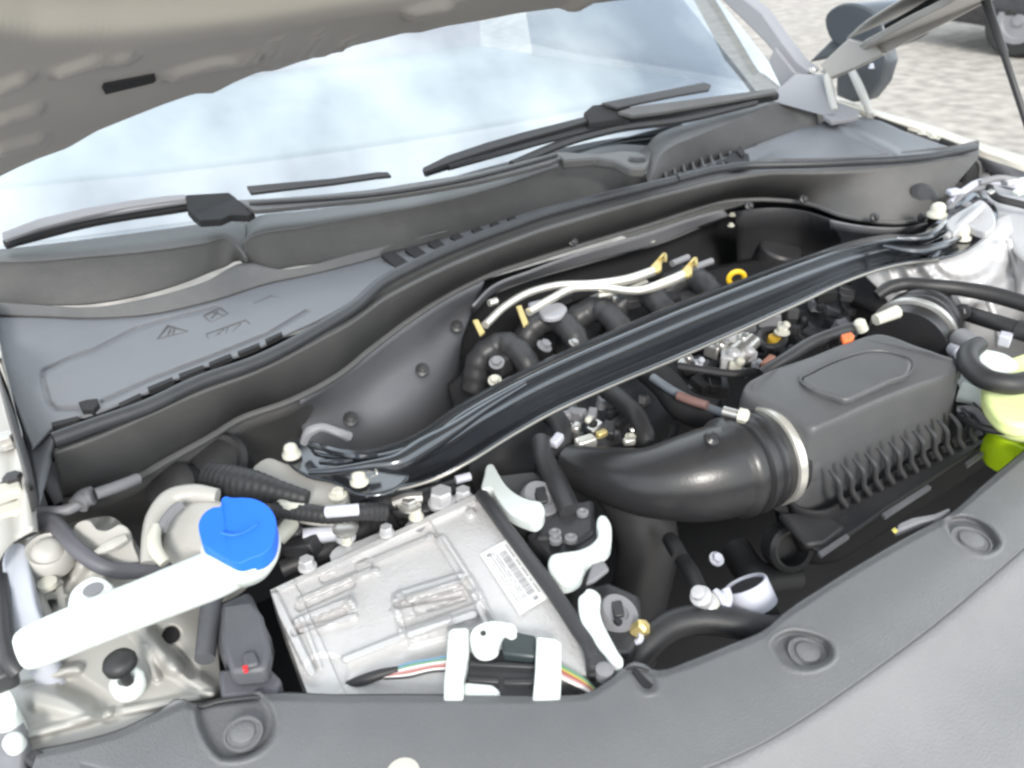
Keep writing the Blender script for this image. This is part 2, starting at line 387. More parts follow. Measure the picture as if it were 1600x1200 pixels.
M['dashd'] = mat('lavender grey band tone', (.24, .22, .235), .6, var=.18, vscale=5)
def dashsheet(nm, t0, t1, m, n=10):  # two invented dash tones imitate the reflected bands on the windscreen
    vs = []
    for i in range(40):
        x = -.1+1.93*i/39
        for j in range(n):
            k_ = .52-.11*min(max(x, 0), 1.5); a_, b_ = (0, k_) if t0 == 0 else (k_, 1.75); t = a_+(b_-a_)*j/(n-1)
            vs.append((x, yb(x)+.03+t, 1.0-.03*max(0, t-.4)))
    mk(nm, vs, [(i*n+j, (i+1)*n+j, (i+1)*n+j+1, i*n+j+1) for i in range(39) for j in range(n-1)], m, dash, solid=.02)
dashsheet('front_tone_band', 0, .27, M['dashd']); dashsheet('rear_tone_band', .27, .95, M['dash_pale'], 20)
box('cabin_wall', (.87, 3.06, .9), 2.0, .05, .3, M['dashd'], dash)
pil = thing('windscreen_pillar', 'grey pillar rising at the right end of the windscreen', 'car pillar', tuple(P(1245, 140, 1.06)))
q = [XP(*a, 1.775) for a in ((1252, 128), (1236, 116), (1195, 66), (1165, 36), (1115, -12), (1050, -60), (1090, -60), (1150, -12), (1190, 20), (1218, 60), (1245, 95), (1266, 112))]
prism('pillar_panel', q, (.05, .01, 0), M['grey'], pil, bevel=.004)
prism('pillar_foot', [XP(*a, 1.765) for a in ((1222, 142), (1200, 96), (1210, 74), (1240, 112), (1262, 122), (1240, 140))], (.03, 0, 0), M['grey'], pil, bevel=.003)
# door, side window and mirror beyond the pillar
door = thing('front_door', 'pale front door with bright side window beyond the pillar', 'car door', (1.86, 2.0, .5))
prism('door_panel', [(1.90, 1.55, .4), (1.90, 1.55, .98), (1.88, 2.7, 1.03), (1.90, 2.7, .4)], (.03, 0, 0), M['paint'], door, bevel=.004)
prism('window_glass', [(1.88, 1.6, .98), (1.815, 2.05, 1.34), (1.815, 2.7, 1.36), (1.88, 2.7, 1.0)], (.004, 0, 0), M['glass'], door, bevel=0)
mir = thing('door_mirror', 'dark door mirror housing beyond the raised hood corner', 'door mirror', tuple(XP(1330, 90, 2.0)))
def mirp(s): return [XP(a, b, 1.98) for a, b, _ in T(s, 0)]
o = prism('mirror_housing', [XP(*a[:2], 1.97) for a in spl([(1290, 22), (1312, 6), (1345, 8), (1372, 28), (1380, 52), (1350, 74), (1318, 78), (1296, 60)], 24, closed=True)], (.14, -.04, .0), mat('slate mirror shell', (.045, .052, .062), .3), mir, bevel=.015, seg=4)
prism('mirror_stem', mirp('1262,98 1300,60 1325,70 1290,92'), (.05, 0, 0), mat('slate mirror shell', (.07, .078, .09), .35), mir, bevel=.006)
# lower dark body of the mirror base and quarter seen under the hood flange
prism('mirror_foot', [XP(*a[:2], 1.93) for a in ((1306, 110), (1380, 72), (1386, 96), (1376, 130), (1354, 158), (1330, 160), (1305, 150))], (.05, 0, 0), mat('slate mirror shell', (.07, .078, .09), .35), mir, bevel=.008)
nutcap(XP(1362, 104, 1.925), .006, M['lgrey'], mir, 'chrome_stud')

# ================================================================== FENDERS
fr = thing('fender', 'cream painted fender edge running along the right of the engine bay', 'car fender', (1.78, 1.1, .5))

def fx(px, py, z): return P(px, py, z)
loft('fender_top', [T('1180,165,1.0 1310,164,1.0 1370,188,.995 1450,212,.985 1530,243,.975 1600,268,.965 1700,305,.95 1800,345,.94'),
                    T('1180,160,1.004 1310,157,1.004 1370,176,1.0 1450,200,.99 1530,228,.98 1600,250,.97 1700,288,.96 1800,325,.95'),
                    T('1180,158,.985 1310,152,.98 1370,172,.975 1450,194,.965 1530,222,.955 1600,243,.945 1700,280,.93 1800,318,.92')], mat('cream body paint', (.66, .62, .54), .3, coat=.4, croug=.2), fr, nu=50, nv=9, thick=.002)
loft('inner_flange', [T('1340,176,.995 1450,214,.984 1530,245,.974 1600,270,.964 1700,308,.95'),
                      T('1350,186,.93 1450,224,.93 1520,262,.92 1600,330,.90 1700,370,.89')], M['grey'], fr, nu=30, nv=4, thick=.002)
for k, (a, b) in enumerate((((1368, 186), (1415, 203)), ((1470, 220), (1500, 232)))):
    tube('gap_seal', [P(a[0], a[1], .998), P(b[0], b[1], .992)], .007, M['deep'], fr, 8)
for x, y in ((1440, 208), (1458, 214)): bolt(P(x, y, .998), .006, M['cream'], fr, name='flange_bolt')
prism('fender_side', [(1.83, -.3, .93), (1.80, .7, .955), (1.86, 1.5, .99), (1.90, 1.55, .4), (1.92, -.3, .4)], (.003, 0, 0), M['paint'], fr, bevel=0)
fl_ = thing('fender', 'beige painted fender flange with bolts at the left edge', 'car fender', (-.06, .9, .6))
vs = loft('inner_flange', [T('-60,520,.99 -50,600,.985 -40,700,.98 -30,800,.975 -20,900,.97'), T('-10,520,.995 6,600,.99 18,680,.985 22,760,.98 30,840,.97'),
                     T('2,575,.985 20,630,.98 40,690,.975 52,760,.97 60,830,.96'), T('4,580,.93 24,640,.93 44,700,.92 56,760,.91 66,840,.90')], M['paint'], fl_, nu=30, nv=12, thick=.002)
bolt(P(10, 690, .992), .010, M['steel'], fl_, name='flange_bolt'); bolt(P(22, 752, .988), .009, M['black'], fl_, name='flange_bolt')
box('clip_block', P(8, 770, .985), .03, .02, .012, M['cream'], fl_); box('clip_block', P(20, 800, .975), .03, .018, .012, M['cream'], fl_)

# ================================================================== COWL
cowl = thing('cowl_panel', 'dark grey plastic cowl shelf along the windscreen base with drain slots', 'cowl panel', (.8, 1.1, .9))
# flat shelf between the ledge and the weatherstrip
back = T('-30,492,.985 60,494,.985 140,497,.985 240,490,.985 330,470,.985 420,440,.985 560,408,.985 640,385,.985 740,352,.985 850,322,.985 940,304,.985 1005,296,.985')
front = T('50,700,.998 84,668,.998 150,645,.998 219,618,.998 312,576,.998 400,545,.998 450,521,.998 500,498,.998 550,470,.998 600,432,.998 650,406,.998 700,383,.998 750,363,.998 800,346,.998 850,328,.998 900,313,.998 960,297,.998 1010,286,.998 1050,275,.998')
def shelf_z(x, y):
    loop = [(210, 570), (75, 573), (66, 590), (78, 635), (90, 642), (130, 638), (160, 625), (240, 592), (330, 560), (400, 536)]
    l2 = [(68, 578), (110, 558), (160, 535), (220, 508), (300, 486), (340, 478)]
    d = 0
    poly = [(68, 580), (110, 560), (150, 546), (165, 538), (210, 515), (250, 503), (340, 480)]
    dd = min(segd(x, y, poly[i], poly[i+1]) for i in range(len(poly)-1))
    q2 = [(68, 580), (66, 592), (76, 630), (88, 640), (125, 639)]
    dd = min(dd, min(segd(x, y, q2[i], q2[i+1]) for i in range(len(q2)-1)))
    q3 = [(160, 628), (240, 592), (330, 558), (420, 522), (480, 486)]
    dd = min(dd, min(segd(x, y, q3[i], q3[i+1]) for i in range(len(q3)-1)))
    return -.004*(1-sm(1, 4.5, dd))
loft('shelf', [back, front], M['cowl'], cowl, nu=300, nv=70, thick=.003, zoff=shelf_z)
loft('shelf_edge', [T('-10,470,.99 5,570,.99 25,640,.99 45,710,.99 62,790,.985'), T('-22,470,.986 -8,575,.986 10,650,.985 30,720,.98 50,800,.975'), T('-24,470,.94 -10,575,.94 8,650,.93 28,720,.92 52,800,.91')], M['trim'], cowl, nu=30, nv=6, thick=.003)
loft('shelf_end', [T('5,570,.988 25,640,.988 45,710,.988 62,790,.984'), T('60,560,.984 70,620,.986 85,700,.99 82,720,.98 ')], M['cowl'], cowl, nu=24, nv=8, thick=.003)
# transition band under the ledge
loft('step_band', [T('-30,470,.998 60,476,.998 140,480,1.0 230,466,1.005 320,440,1.01 385,410,1.012 430,420,1.003 560,394,1.00 700,362,1.0'),
                   T('-30,492,.988 60,494,.988 140,497,.988 240,490,.988 330,470,.988 420,442,.988 470,432,.988 560,410,.988 700,368,.988')], M['trim'], cowl, nu=120, nv=8, thick=.003)
def ledge(nm, top, bot, back_, n=80):
    loft(nm, [back_, [(a, b-1.5, c+.001) for a, b, c in top], top, [(a, b+1.6, c-.003) for a, b, c in top], bot], M['trim'], cowl, nu=n, nv=5, thick=.004)
ledge('windscreen_ledge', T('-30,410,1.04 60,408,1.04 130,402,1.04 200,396,1.04 270,388,1.04 320,380,1.04 355,374,1.04 368,384,1.035 384,404,1.02'),
      T('-30,470,.995 60,475,.995 130,474,.995 190,466,.995 250,452,.998 310,432,1.002 350,416,1.006 372,408,1.01 386,410,1.013'),
      T('-30,386,1.036 60,380,1.036 130,372,1.036 200,362,1.036 270,354,1.036 320,348,1.036 350,344,1.036 368,342,1.036 384,340,1.036'))
ledge('windscreen_ledge', T('378,408,1.012 386,374,1.04 400,368,1.042 470,356,1.042 560,340,1.042 640,326,1.042 720,308,1.042 790,288,1.042 860,264,1.042 905,250,1.042 940,247,1.042 975,258,1.036 1010,272,1.028'),
      T('382,414,1.0 392,416,1.0 410,420,.998 470,414,.994 560,402,.992 640,386,.992 720,364,.990 790,344,.990 860,324,.990 905,313,.990 940,306,.990 975,302,.992 1012,294,.995'),
      T('386,342,1.036 394,340,1.036 410,336,1.036 470,330,1.036 560,318,1.036 640,304,1.036 720,288,1.036 790,270,1.036 860,252,1.036 905,238,1.036 940,226,1.036 985,226,1.034 1020,228,1.03'), 140)
ledge('windscreen_ledge', T('1012,292,.997 1024,262,1.02 1035,240,1.035 1055,226,1.042 1080,216,1.043 1120,200,1.043 1160,184,1.043 1200,166,1.043 1240,158,1.043 1275,172,1.035'),
      T('1016,296,.99 1030,290,.99 1045,282,.99 1065,274,.99 1090,262,.99 1120,250,.992 1160,236,.994 1200,222,.996 1240,208,.998 1280,196,1.0'),
      T('1000,236,1.036 1012,226,1.036 1025,212,1.038 1045,202,1.04 1080,192,1.04 1120,180,1.04 1160,170,1.04 1200,158,1.04 1240,150,1.04 1270,158,1.035'), 90)
# right hand shelf
loft('shelf_corner', [T('1040,282,.992 1100,258,.994 1180,228,.998 1260,198,1.002 1320,182,1.005 1365,186,1.004 1420,208,1.0 1480,228,.998 1530,240,.995'),
                   T('1045,278,.99 1110,266,.985 1200,248,.99 1280,225,.996 1340,205,1.003 1380,208,1.0 1420,224,.998 1470,236,.997 1520,242,.995'),
                   T('1050,272,1.0 1120,260,1.0 1200,250,1.0 1280,248,1.0 1350,250,1.0 1400,247,1.0 1440,242,1.0 1480,238,1.0 1530,236,.998')], M['cowl'], cowl, nu=90, nv=26, thick=.003,
     zoff=lambda x, y: .006*(1-sm(2, 9, min(segd(x, y, (1262, 170), (1330, 205)), segd(x, y, (1330, 205), (1400, 238)), segd(x, y, (1180, 222), (1235, 200))))))
# drain slots next to the seal (recessed dark wells)
for a in ('185,630 219,614 221,619 188,635', '230,605 269,589 271,594 233,610', '279,584 317,570 319,575 282,590', '326,566 360,552 362,557 329,571', '371,549 405,535 406,540 374,553', '414,530 440,518 441,522 416,535', '80,660 122,650 122,656 81,667'):
    slab('drain_slot', a, 1.003, .006, M['deep'], cowl, bevel=0)
slab('drain_plug', '122,628 135,624 152,622 154,630 146,640 128,640', 1.004, .008, M['deep'], cowl, bevel=.001)
for a in ('595,397 614,391 640,411 622,420', '632,389 650,383 670,398 654,406', '668,379 683,373 701,386 687,394', '703,369 716,364 732,375 720,382', '736,359 748,354 762,362 751,369', '765,350 776,346 788,353 778,359', '792,341 802,337 813,343 804,349'):
    slab('grille_opening', a, .999, .006, M['deep'], cowl, bevel=0)
for k in range(9):
    x = 1035+k*15; y = 268-k*3.2
    tube('grille_bar', [P(x, y-8, 1.002), P(x+6, y+8, 1.004)], .003, M['trim'], cowl, 6)
slab('wiper_cutout', '1128,250 1146,236 1170,240 1172,252 1150,258', 1.008, .01, M['deep'], cowl, bevel=.002)
slab('wiper_cutout', '1150,234 1156,226 1164,236 1160,244', 1.014, .01, M['deep'], cowl, bevel=.002)
# embossed warning pictograms
def strokes(name, segs, z, r, m, par, n=5):
    return mk(name, *merge([tubev([P(a, b, z), P(c, d, z)], r, n, 2) for a, b, c, d in segs]), m, par)
emb = M['trim']
strokes('embossed_warning_triangle', [(246, 530, 262, 508), (262, 508, 294, 518), (294, 518, 246, 530), (262, 524, 266, 514), (270, 523, 272, 514)], .990, .0011, emb, cowl)
strokes('embossed_pictogram', [(318, 493, 344, 480), (344, 480, 356, 490), (356, 490, 330, 504), (330, 504, 318, 493), (330, 498, 340, 486), (334, 488, 348, 492)], .989, .0010, emb, cowl)
strokes('embossed_pictogram', [(322, 522, 384, 500), (384, 500, 396, 512), (396, 512, 330, 538), (330, 538, 322, 522), (336, 526, 350, 514), (352, 524, 356, 512), (362, 520, 376, 506), (340, 520, 346, 526)], .992, .0010, emb, cowl)
strokes('embossed_pictogram', [(396, 474, 424, 462), (424, 462, 438, 466), (400, 482, 436, 468)], .989, .0009, emb, cowl)

# ================================================================== SCUTTLE FACE + SEAL
seal = thing('weatherstrip', 'long dark rubber weatherstrip curving between the cowl and the engine bay', 'rubber seal', (.8, 1.0, .95))
sp = T('84,688,1.006 150,664,1.006 219,640,1.006 312,597,1.006 400,566,1.006 450,542,1.007 500,513,1.008 550,482,1.009 600,439,1.01 650,413,1.01 700,390,1.01 750,370,1.01 800,352,1.01 850,334,1.01 900,320,1.01 960,304,1.01 1010,292,1.01 1056,281,1.01')
tube('bulb', [P(*a) for a in sp], .0085, M['sealr'], seal, 12, 120)
sp2 = T('1058,280,1.012 1120,265,1.012 1162,259,1.012 1200,258,1.012 1280,256,1.012 1333,253,1.012 1400,250,1.01 1450,245,1.01 1500,235,1.01 1524,230,1.008')
tube('bulb', [P(*a) for a in sp2], .0078, M['sealr'], seal, 12, 70)
face = thing('scuttle_trim', 'grey plastic trim face below the weatherstrip with push clips', 'trim panel', (.8, 1.0, .85))
r1 = T('84,708,.996 150,684,.996 219,654,.996 312,613,.996 406,578,.996 450,557,.996 500,530,.996 550,503,.996 600,467,.996 650,440,.996 700,416,.996 750,395,.996 800,376,.996 850,358,.996 900,343,.996 960,325,.996 1010,311,.996 1056,299,.996 1120,283,.996 1200,270,.996 1280,269,.996 1333,267,.996 1400,260,.996 1450,254,.996 1490,249,.996 1530,240,.996')
def sh(rows, dy, z): return [(a, b+dy, z) for a, b, c in rows]
low = T('100,784,.93 150,776,.93 205,752,.93 265,718,.93 330,682,.93 372,656,.93 450,628,.93 520,592,.93 580,545,.93 640,500,.93 700,462,.93 765,430,.93 830,408,.93 900,386,.93 960,368,.93 1020,350,.93 1080,330,.93 1130,316,.93 1200,312,.93 1260,318,.93 1320,338,.93 1400,348,.93 1446,344,.93')
lip = [(a, b+8+6*min(1, max(0, (a-1200)/-300+0)), c-.0) for a, b, c in r1]
loft('upper_face', [sh(r1, -20, 1.0), sh(r1, -14, .990), sh(r1, -8, .988), sh(r1, -3, .996), sh(r1, 1, .997), sh(r1, 5, .990), low], M['trim'], face, nu=220, nv=7, thick=.003)
tube('lower_edge', [P(a, b, c+.002) for a, b, c in low], .0045, M['trim'], face, 8, 140)
tube('crease', [P(*a) for a in T('620,470,.935 700,430,.935 760,402,.935 820,378,.937 900,350,.94 960,332,.945 1030,318,.945')], .0022, M['trim'], face, 6, 60)
for x, y in ((895, 378), (983, 340), (1026, 327), (1046, 316), (1255, 312), (1170, 322), (1366, 340), (1200, 288), (1440, 340)):
    p = P(x, y, .945); lathe('push_clip', p, (-.1, -.8, .5), [(.009, -.002), (.009, .002), (.005, .004), (.005, .008), (.002, .009)], M['black'], face, 12)
# seam between left and right piece
tube('seam', [P(1058, 268, 1.006), P(1060, 292, .975), P(1062, 322, .93)], .0018, M['deep'], face, 6)
box('end_bracket', P(1508, 262, .96), .012, .012, .06, M['deep'], face); tube('edge_bead', [P(1520, 246, .99), P(1530, 258, .97), P(1528, 296, .92)], .004, M['trim'], face, 8)
# second dark lip behind the engine
loft('under_lip', [T('740,478,.912 765,452,.912 830,424,.912 900,398,.912 960,380,.912 1020,362,.912 1080,342,.912 1130,328,.912'),
                   T('742,490,.87 765,466,.87 830,438,.87 900,418,.87 960,402,.87 1020,386,.87 1080,362,.87 1140,338,.895')], M['grey'], face, nu=40, nv=5, thick=.003)
tube('lip_bead', [P(*a) for a in T('765,460,.874 830,436,.874 900,416,.874 960,399,.874 1030,380,.874 1100,352,.876 1150,332,.88')], .0028, M['trim'], face, 8, 60)
for x, y in ((1018, 376), (1144, 336), (1142, 352)): bolt(P(x, y, .885), .005, M['cream'], face, name='stud')
# left lower bulkhead cover: dark sheet from the trim down to the bay
loft('side_face', [T('90,796,.925 150,782,.925 205,758,.925 265,724,.925 330,688,.925 372,662,.925 450,634,.925 520,596,.925'),
                   T('110,850,.84 170,830,.82 230,815,.80 300,790,.79 360,760,.79 420,720,.79 470,690,.79 520,660,.80'),
                   T('150,960,.72 200,950,.70 260,940,.68 330,920,.66 400,880,.66 450,840,.66 500,800,.66 560,760,.66')], M['trim'], face, nu=50, nv=12, thick=.003)
loft('bulkhead_panel', [T('470,628,.925 520,596,.925 580,552,.925 640,506,.925 700,468,.925 757,440,.925'),
                        T('468,650,.86 530,632,.86 590,590,.86 650,548,.86 700,506,.86 740,486,.86'),
                        T('478,690,.81 540,672,.81 600,660,.80 640,640,.80 690,590,.80 722,540,.80'),
                        T('500,760,.72 560,740,.70 620,720,.68 680,690,.68 710,650,.68 722,600,.68')], M['cowl'], face, nu=40, nv=20, thick=.003)
for x, y in ((714, 510), (660, 578), (548, 655)): lathe('push_clip', P(x, y, .865), (-.2, -.6, .8), [(.011, -.002), (.011, .002), (.006, .004), (.006, .007), (.002, .008)], M['black'], face, 12)
loft('recess_panel', [T('1150,332,.92 1200,326,.92 1260,332,.92 1300,345,.92 1360,356,.92 1440,350,.92'),
                      T('1152,420,.76 1200,420,.76 1260,420,.76 1300,415,.76 1360,410,.76 1440,400,.76'),
                      T('1152,520,.62 1200,520,.62 1260,520,.62 1300,520,.62 1360,500,.62 1440,480,.62')], M['black'], face, nu=24, nv=8, thick=.003)
loft('recess_side', [T('1296,346,.92 1340,354,.92 1400,358,.92 1450,350,.92'), T('1300,380,.83 1340,390,.83 1400,385,.83 1450,375,.83'), T('1300,440,.74 1340,440,.74 1400,430,.74 1460,420,.74')], M['grey'], face, nu=20, nv=8, thick=.003)
lathe('duct_boss', P(1215, 400, .80), (0, -.3, 1), [(.045, -.1), (.045, .02), (.04, .025), (.03, .025)], M['black'], face, 24)

# ================================================================== WIPERS
def zglass(px, py):
    lo, hi = .95, 1.40
    for _ in range(26):
        z = (lo+hi)/2; q = P(px, py, z); t = (q.y-yb(q.x))/math.cos(WA)
        g_ = 1.025+t*math.sin(WA)+.02*math.sin(math.pi*max(0, min(.85, t))/.85)
        if z > g_: hi = z
        else: lo = z
    return lo
def PW(px, py, z): return P(px, py, max(z, zglass(px, py)+(z-1.045)*.5+.008))
def strip(name, s, m, parent, th=.006, bevel=.0015, z=None):
    t = T(s, z); return prism(name, [PW(*a) for a in t], (0, .002, -th), m, parent, bevel)
wl = thing('windscreen_wiper', 'left wiper resting low with its arm running to the middle of the cowl', 'wiper', tuple(P(330, 320, 1.06)))
strip('blade_spoiler', '2,363 60,341 130,325 200,313 262,305 290,303 290,311 262,314 200,323 130,337 60,355 8,374', M['grey'], wl, z=1.075)
tube('rubber_blade', [PW(*a) for a in T('8,382,1.05 60,368,1.052 130,350,1.055 200,337,1.057 262,328,1.058 300,322,1.06')], 8, M['deep'], wl, 8, 40)
tube('blade_spine', [PW(*a) for a in T('6,374,1.066 60,357,1.066 130,340,1.068 200,328,1.07 262,318,1.07 300,313,1.07')], .005, M['grey'], wl, 8, 40)
strip('blade_joint', '290,304 330,302 357,300 368,308 376,320 398,330 388,336 360,335 345,342 312,344 300,334 292,326', M['deep'], wl, .012, z=1.075)
strip('blade_spoiler', '385,290 450,284 520,278 590,268 606,268 612,274 590,276 520,286 450,294 392,301', M['black'], wl, z=1.072)
strip('wiper_arm', '372,312 420,310 500,304 580,296 660,283 740,270 800,256 868,238 876,246 860,254 800,270 740,284 660,298 580,310 500,318 420,326 396,328', M['trim'], wl, .008, z=1.08)
tube('arm_rib', [PW(*a) for a in T('390,318,1.083 500,311,1.083 600,302,1.083 700,286,1.083 800,262,1.083 870,242,1.083')], .003, M['black'], wl, 8, 40)
strip('arm_head', '866,236 930,240 975,235 1002,238 1014,252 1008,262 985,262 960,250 930,246 880,250', M['trim'], wl, .018, .004, z=1.075)
lathe('pivot_cap', PW(996, 250, 1.075), UP, [(.016, -.01), (.016, .002), (.012, .007), (0, .009)], M['black'], wl, 18)
wr = thing('windscreen_wiper', 'right wiper lying across the windscreen toward the far pillar', 'wiper', tuple(P(950, 180, 1.06)))
strip('blade_spoiler', '660,262 700,242 760,222 820,205 880,190 920,180 920,188 880,200 820,216 760,234 700,254 664,268', M['black'], wr, z=1.07)
tube('rubber_blade', [PW(*a) for a in T('700,262,1.05 780,240,1.052 860,218,1.055 930,200,1.058 980,190,1.06')], .006, M['rubber'], wr, 8, 40)
strip('blade_joint', '912,176 926,164 965,160 982,164 992,172 980,182 950,188 922,192', M['deep'], wr, .012, z=1.072)
tube('rubber_blade', [PW(*a) for a in T('664,270,1.048 760,240,1.05 860,212,1.053 950,190,1.056 1050,178,1.058 1140,166,1.06 1212,150,1.062')], 7, M['deep'], wr, 8, 60)
strip('blade_spoiler', '940,160 1000,148 1060,136 1100,128 1112,132 1108,140 1060,148 1000,160 965,168', M['black'], wr, z=1.08)
strip('wiper_arm', '966,174 990,166 1040,160 1090,154 1150,146 1210,138 1216,143 1160,153 1100,163 1040,173 990,180', M['trim'], wr, .008, z=1.08)
tube('lower_arm', [PW(*a) for a in T('800,258,1.05 880,224,1.05 960,202,1.052 1060,188,1.055 1180,160,1.06')], .009, M['black'], wr, 8, 40)

# ================================================================== STRUT BRACE
br = thing('strut_brace', 'glossy black steel strut brace spanning the whole engine bay', 'strut brace', (.85, .75, .93))
A0 = spl(T('476,690,.940 520,700,.942 560,703,.944 610,694,.950 660,672,.958 710,636,.968 770,602,.975 850,562,.979 950,518,.98 1050,476,.98 1150,438,.98 1250,402,.98 1340,374,.980 1390,366,.976 1430,366,.97 1465,352,.965 1500,325,.962 1530,300,.962'), 160)
B0 = spl(T('552,773,.928 590,769,.930 640,761,.936 690,745,.944 740,718,.955 800,681,.962 860,647,.967 950,606,.968 1050,564,.968 1150,520,.968 1250,474,.968 1330,437,.966 1380,420,.964 1420,411,.960 1470,404,.955 1510,388,.952 1545,362,.950 1558,338,.950'), 160)
prof = [tuple(q) for q in spl([(0, -.022), (.01, -.012), (.05, -.007), (.09, -.004), (.13, .001), (.19, .004), (.24, .002), (.32, -.008), (.44, -.015), (.58, -.018), (.72, -.0165), (.83, -.012), (.88, -.007), (.915, -.002), (.945, .0), (.97, -.001), (.99, -.006), (1, -.020)], 44)]
vs = []
for i in range(160):
    fade = sm(0, 34, i)*sm(0, 26, 159-i)
    for t, h in prof:
        x, y, z = A0[i]*(1-t)+B0[i]*t
        vs.append(P(x, y, z+.004*(1-t)*fade+(h*(.25+.75*fade) if 0 < t < 1 else -.016)))
n = len(prof)
mk('beam', vs, [(i*n+j, (i+1)*n+j, (i+1)*n+j+1, i*n+j+1) for i in range(159) for j in range(n-1)], M['brace'], br, solid=.0025)
M['edge_glint'] = mat('painted brace edge glint', (.30, .29, .27), .32, metal=.6, coat=.3, var=.15)  # paler beads stand in for cream reflections along the brace edges
def bp(i, t, dz): x, y, z = A0[i]*(1-t)+B0[i]*t; return P(x, y, z+dz)
tube('glint_bead', [bp(i, .985, -.004) for i in range(2, 158, 4)], 3.4, M['edge_glint'], br, 10, 150)
tube('glint_bead', [bp(i, .20, .0005) for i in range(34, 140, 4)], [.0008]+[.0040]*25+[.0008], M['edge_glint'], br, 10, 120)
# raised rib that forks at the left foot
tube('rib', [P(*a) for a in T('484,738,.948 530,735,.953 580,727,.958 620,722,.958 660,700,.962 700,676,.970 760,636,.978 820,600,.982')], [.004, .005, .006, .010, .012, .009, .006, .004], M['brace'], br, 10, 60)
tube('rib', [P(*a) for a in T('502,698,.952 530,707,.956 565,712,.958 590,712,.956')], [.004, .005, .005, .003], M['brace'], br, 8, 30)
tube('rib', [P(*a) for a in T('500,722,.948 530,722,.952 552,719,.954')], [.003, .004, .003], M['brace'], br, 8, 20)
tube('rib', [P(*a) for a in T('1380,384,.972 1430,392,.968 1465,385,.968 1500,372,.965')], [.003, .007, .007, .004], M['brace'], br, 8, 30)
tube('rib', [P(*a) for a in T('1400,372,.974 1440,372,.974 1470,356,.974 1478,346,.972')], [.003, .006, .006, .004], M['brace'], br, 8, 30)
slab('foot_plate', '440,690 470,684 520,700 560,706 600,720 640,740 620,762 560,772 520,752 478,742 448,720', .936, .005, M['brace'], br, .002, 40)
slab('foot_plate', '1440,370 1470,340 1520,300 1560,330 1556,352 1530,378 1490,398 1450,400', .955, .005, M['brace'], br, .002, 40)
tube('hook_tab', [P(*a) for a in T('475,692,.95 484,675,.965 500,668,.97 530,676,.965 545,682,.955')], [.005, .006, .005, .005, .006], M['grey'], br, 8, 30)
for x, y, z in ((455, 706, .944), (561, 748, .944), (1465, 331, .972), (1503, 366, .965)): nutcap(P(x, y, z), 12, M['cream'], br)
tube('wire_loop', [P(*a) for a in T('575,738,.95 586,732,.957 589,740,.954 580,746,.948')], .0012, M['steel'], br, 6, 24)

# ================================================================== STRUT TOWERS
tw = thing('strut_tower', 'cast aluminium domed strut tower lit brightly at the far right', 'strut tower', tuple(P(1500, 420, .85)))
def tz(x, y):
    d = math.hypot((x-1505)/1.0, (y-400)/.8)
    return .002*math.sin(d*.22)*sm(20, 60, d)*(1-sm(90, 150, d))+.0015*math.sin(math.atan2(y-400, x-1505)*16)*sm(30, 70, d)*(1-sm(70, 120, d))
loft('tower_dome', [T('1350,430,.90 1400,405,.93 1460,398,.945 1520,378,.948 1562,338,.945 1590,330,.93 1640,330,.90'),
                    T('1370,450,.88 1420,430,.91 1470,418,.93 1530,400,.935 1575,372,.93 1605,370,.91 1650,370,.88'),
                    T('1390,480,.84 1440,470,.86 1490,460,.88 1545,440,.89 1590,420,.88 1620,420,.86 1660,420,.84'),
                    T('1400,530,.76 1450,530,.77 1500,520,.78 1550,510,.79 1600,490,.79 1640,480,.78 1680,480,.77'),
                    T('1400,600,.66 1450,600,.66 1500,600,.66 1550,590,.66 1600,580,.66 1640,570,.66 1690,560,.66')], M['cast'], tw, nu=90, nv=60, thick=.003, zoff=tz)
for a, c in (((1575, 375), (1592, 470)), ((1545, 470), (1560, 540)), ((1500, 440), (1512, 520))):
    tube('casting_rib', [P(a[0], a[1], .932 if a[0] > 1570 else .87), P((a[0]+c[0])/2+4, (a[1]+c[1])/2, .885 if a[0] > 1570 else .84), P(c[0], c[1], .82 if a[0] > 1570 else .79)], .005, M['cast'], tw, 8, 20)
loft('side_shelf', [T('1535,250,.94 1560,290,.94 1600,300,.94 1680,320,.94'), T('1530,300,.935 1565,340,.935 1600,350,.93 1680,370,.93'), T('1560,360,.92 1590,400,.92 1620,420,.92 1690,440,.92')], M['cast'], tw, nu=20, nv=10, thick=.003)
brk = thing('bracket', 'pale cast bracket bolted over the far right end of the brace', 'bracket', tuple(P(1520, 340, .96)))
slab('bracket_body', '1480,352 1520,318 1530,312 1552,330 1556,350 1545,362 1528,358 1508,350 1492,362', .982, .014, M['cast'], brk, .004, 36)
tube('bracket_arm', [P(*a) for a in T('1478,372,.97 1500,352,.98 1520,336,.988 1535,322,.988')], [.005, .006, .007, .006], M['cast'], brk, 8, 20)
cl = thing('hose_cluster', 'tangle of grey clips and small hoses at the far right bulkhead corner', 'hoses', tuple(P(1500, 310, .93)))
for k, (a, b, r, m) in enumerate(((T('1480,330,.95 1495,312,.965 1520,296,.97 1545,292,.97'), 0, .006, 'grey'), (T('1485,318,.96 1510,296,.975 1540,284,.975 1580,288,.97 1620,296,.96'), 0, .007, 'lgrey'),
                              (T('1545,292,.972 1560,310,.965 1590,318,.96 1640,330,.95'), 0, .007, 'rubber'), (T('1530,286,.98 1560,278,.985 1590,282,.980'), 0, .006, 'grey'), (T('1490,345,.955 1500,330,.96 1512,322,.965'), 0, .006, 'black'))):
    tube('hose', [P(*q) for q in a], r, M[m], cl, 8, 24)
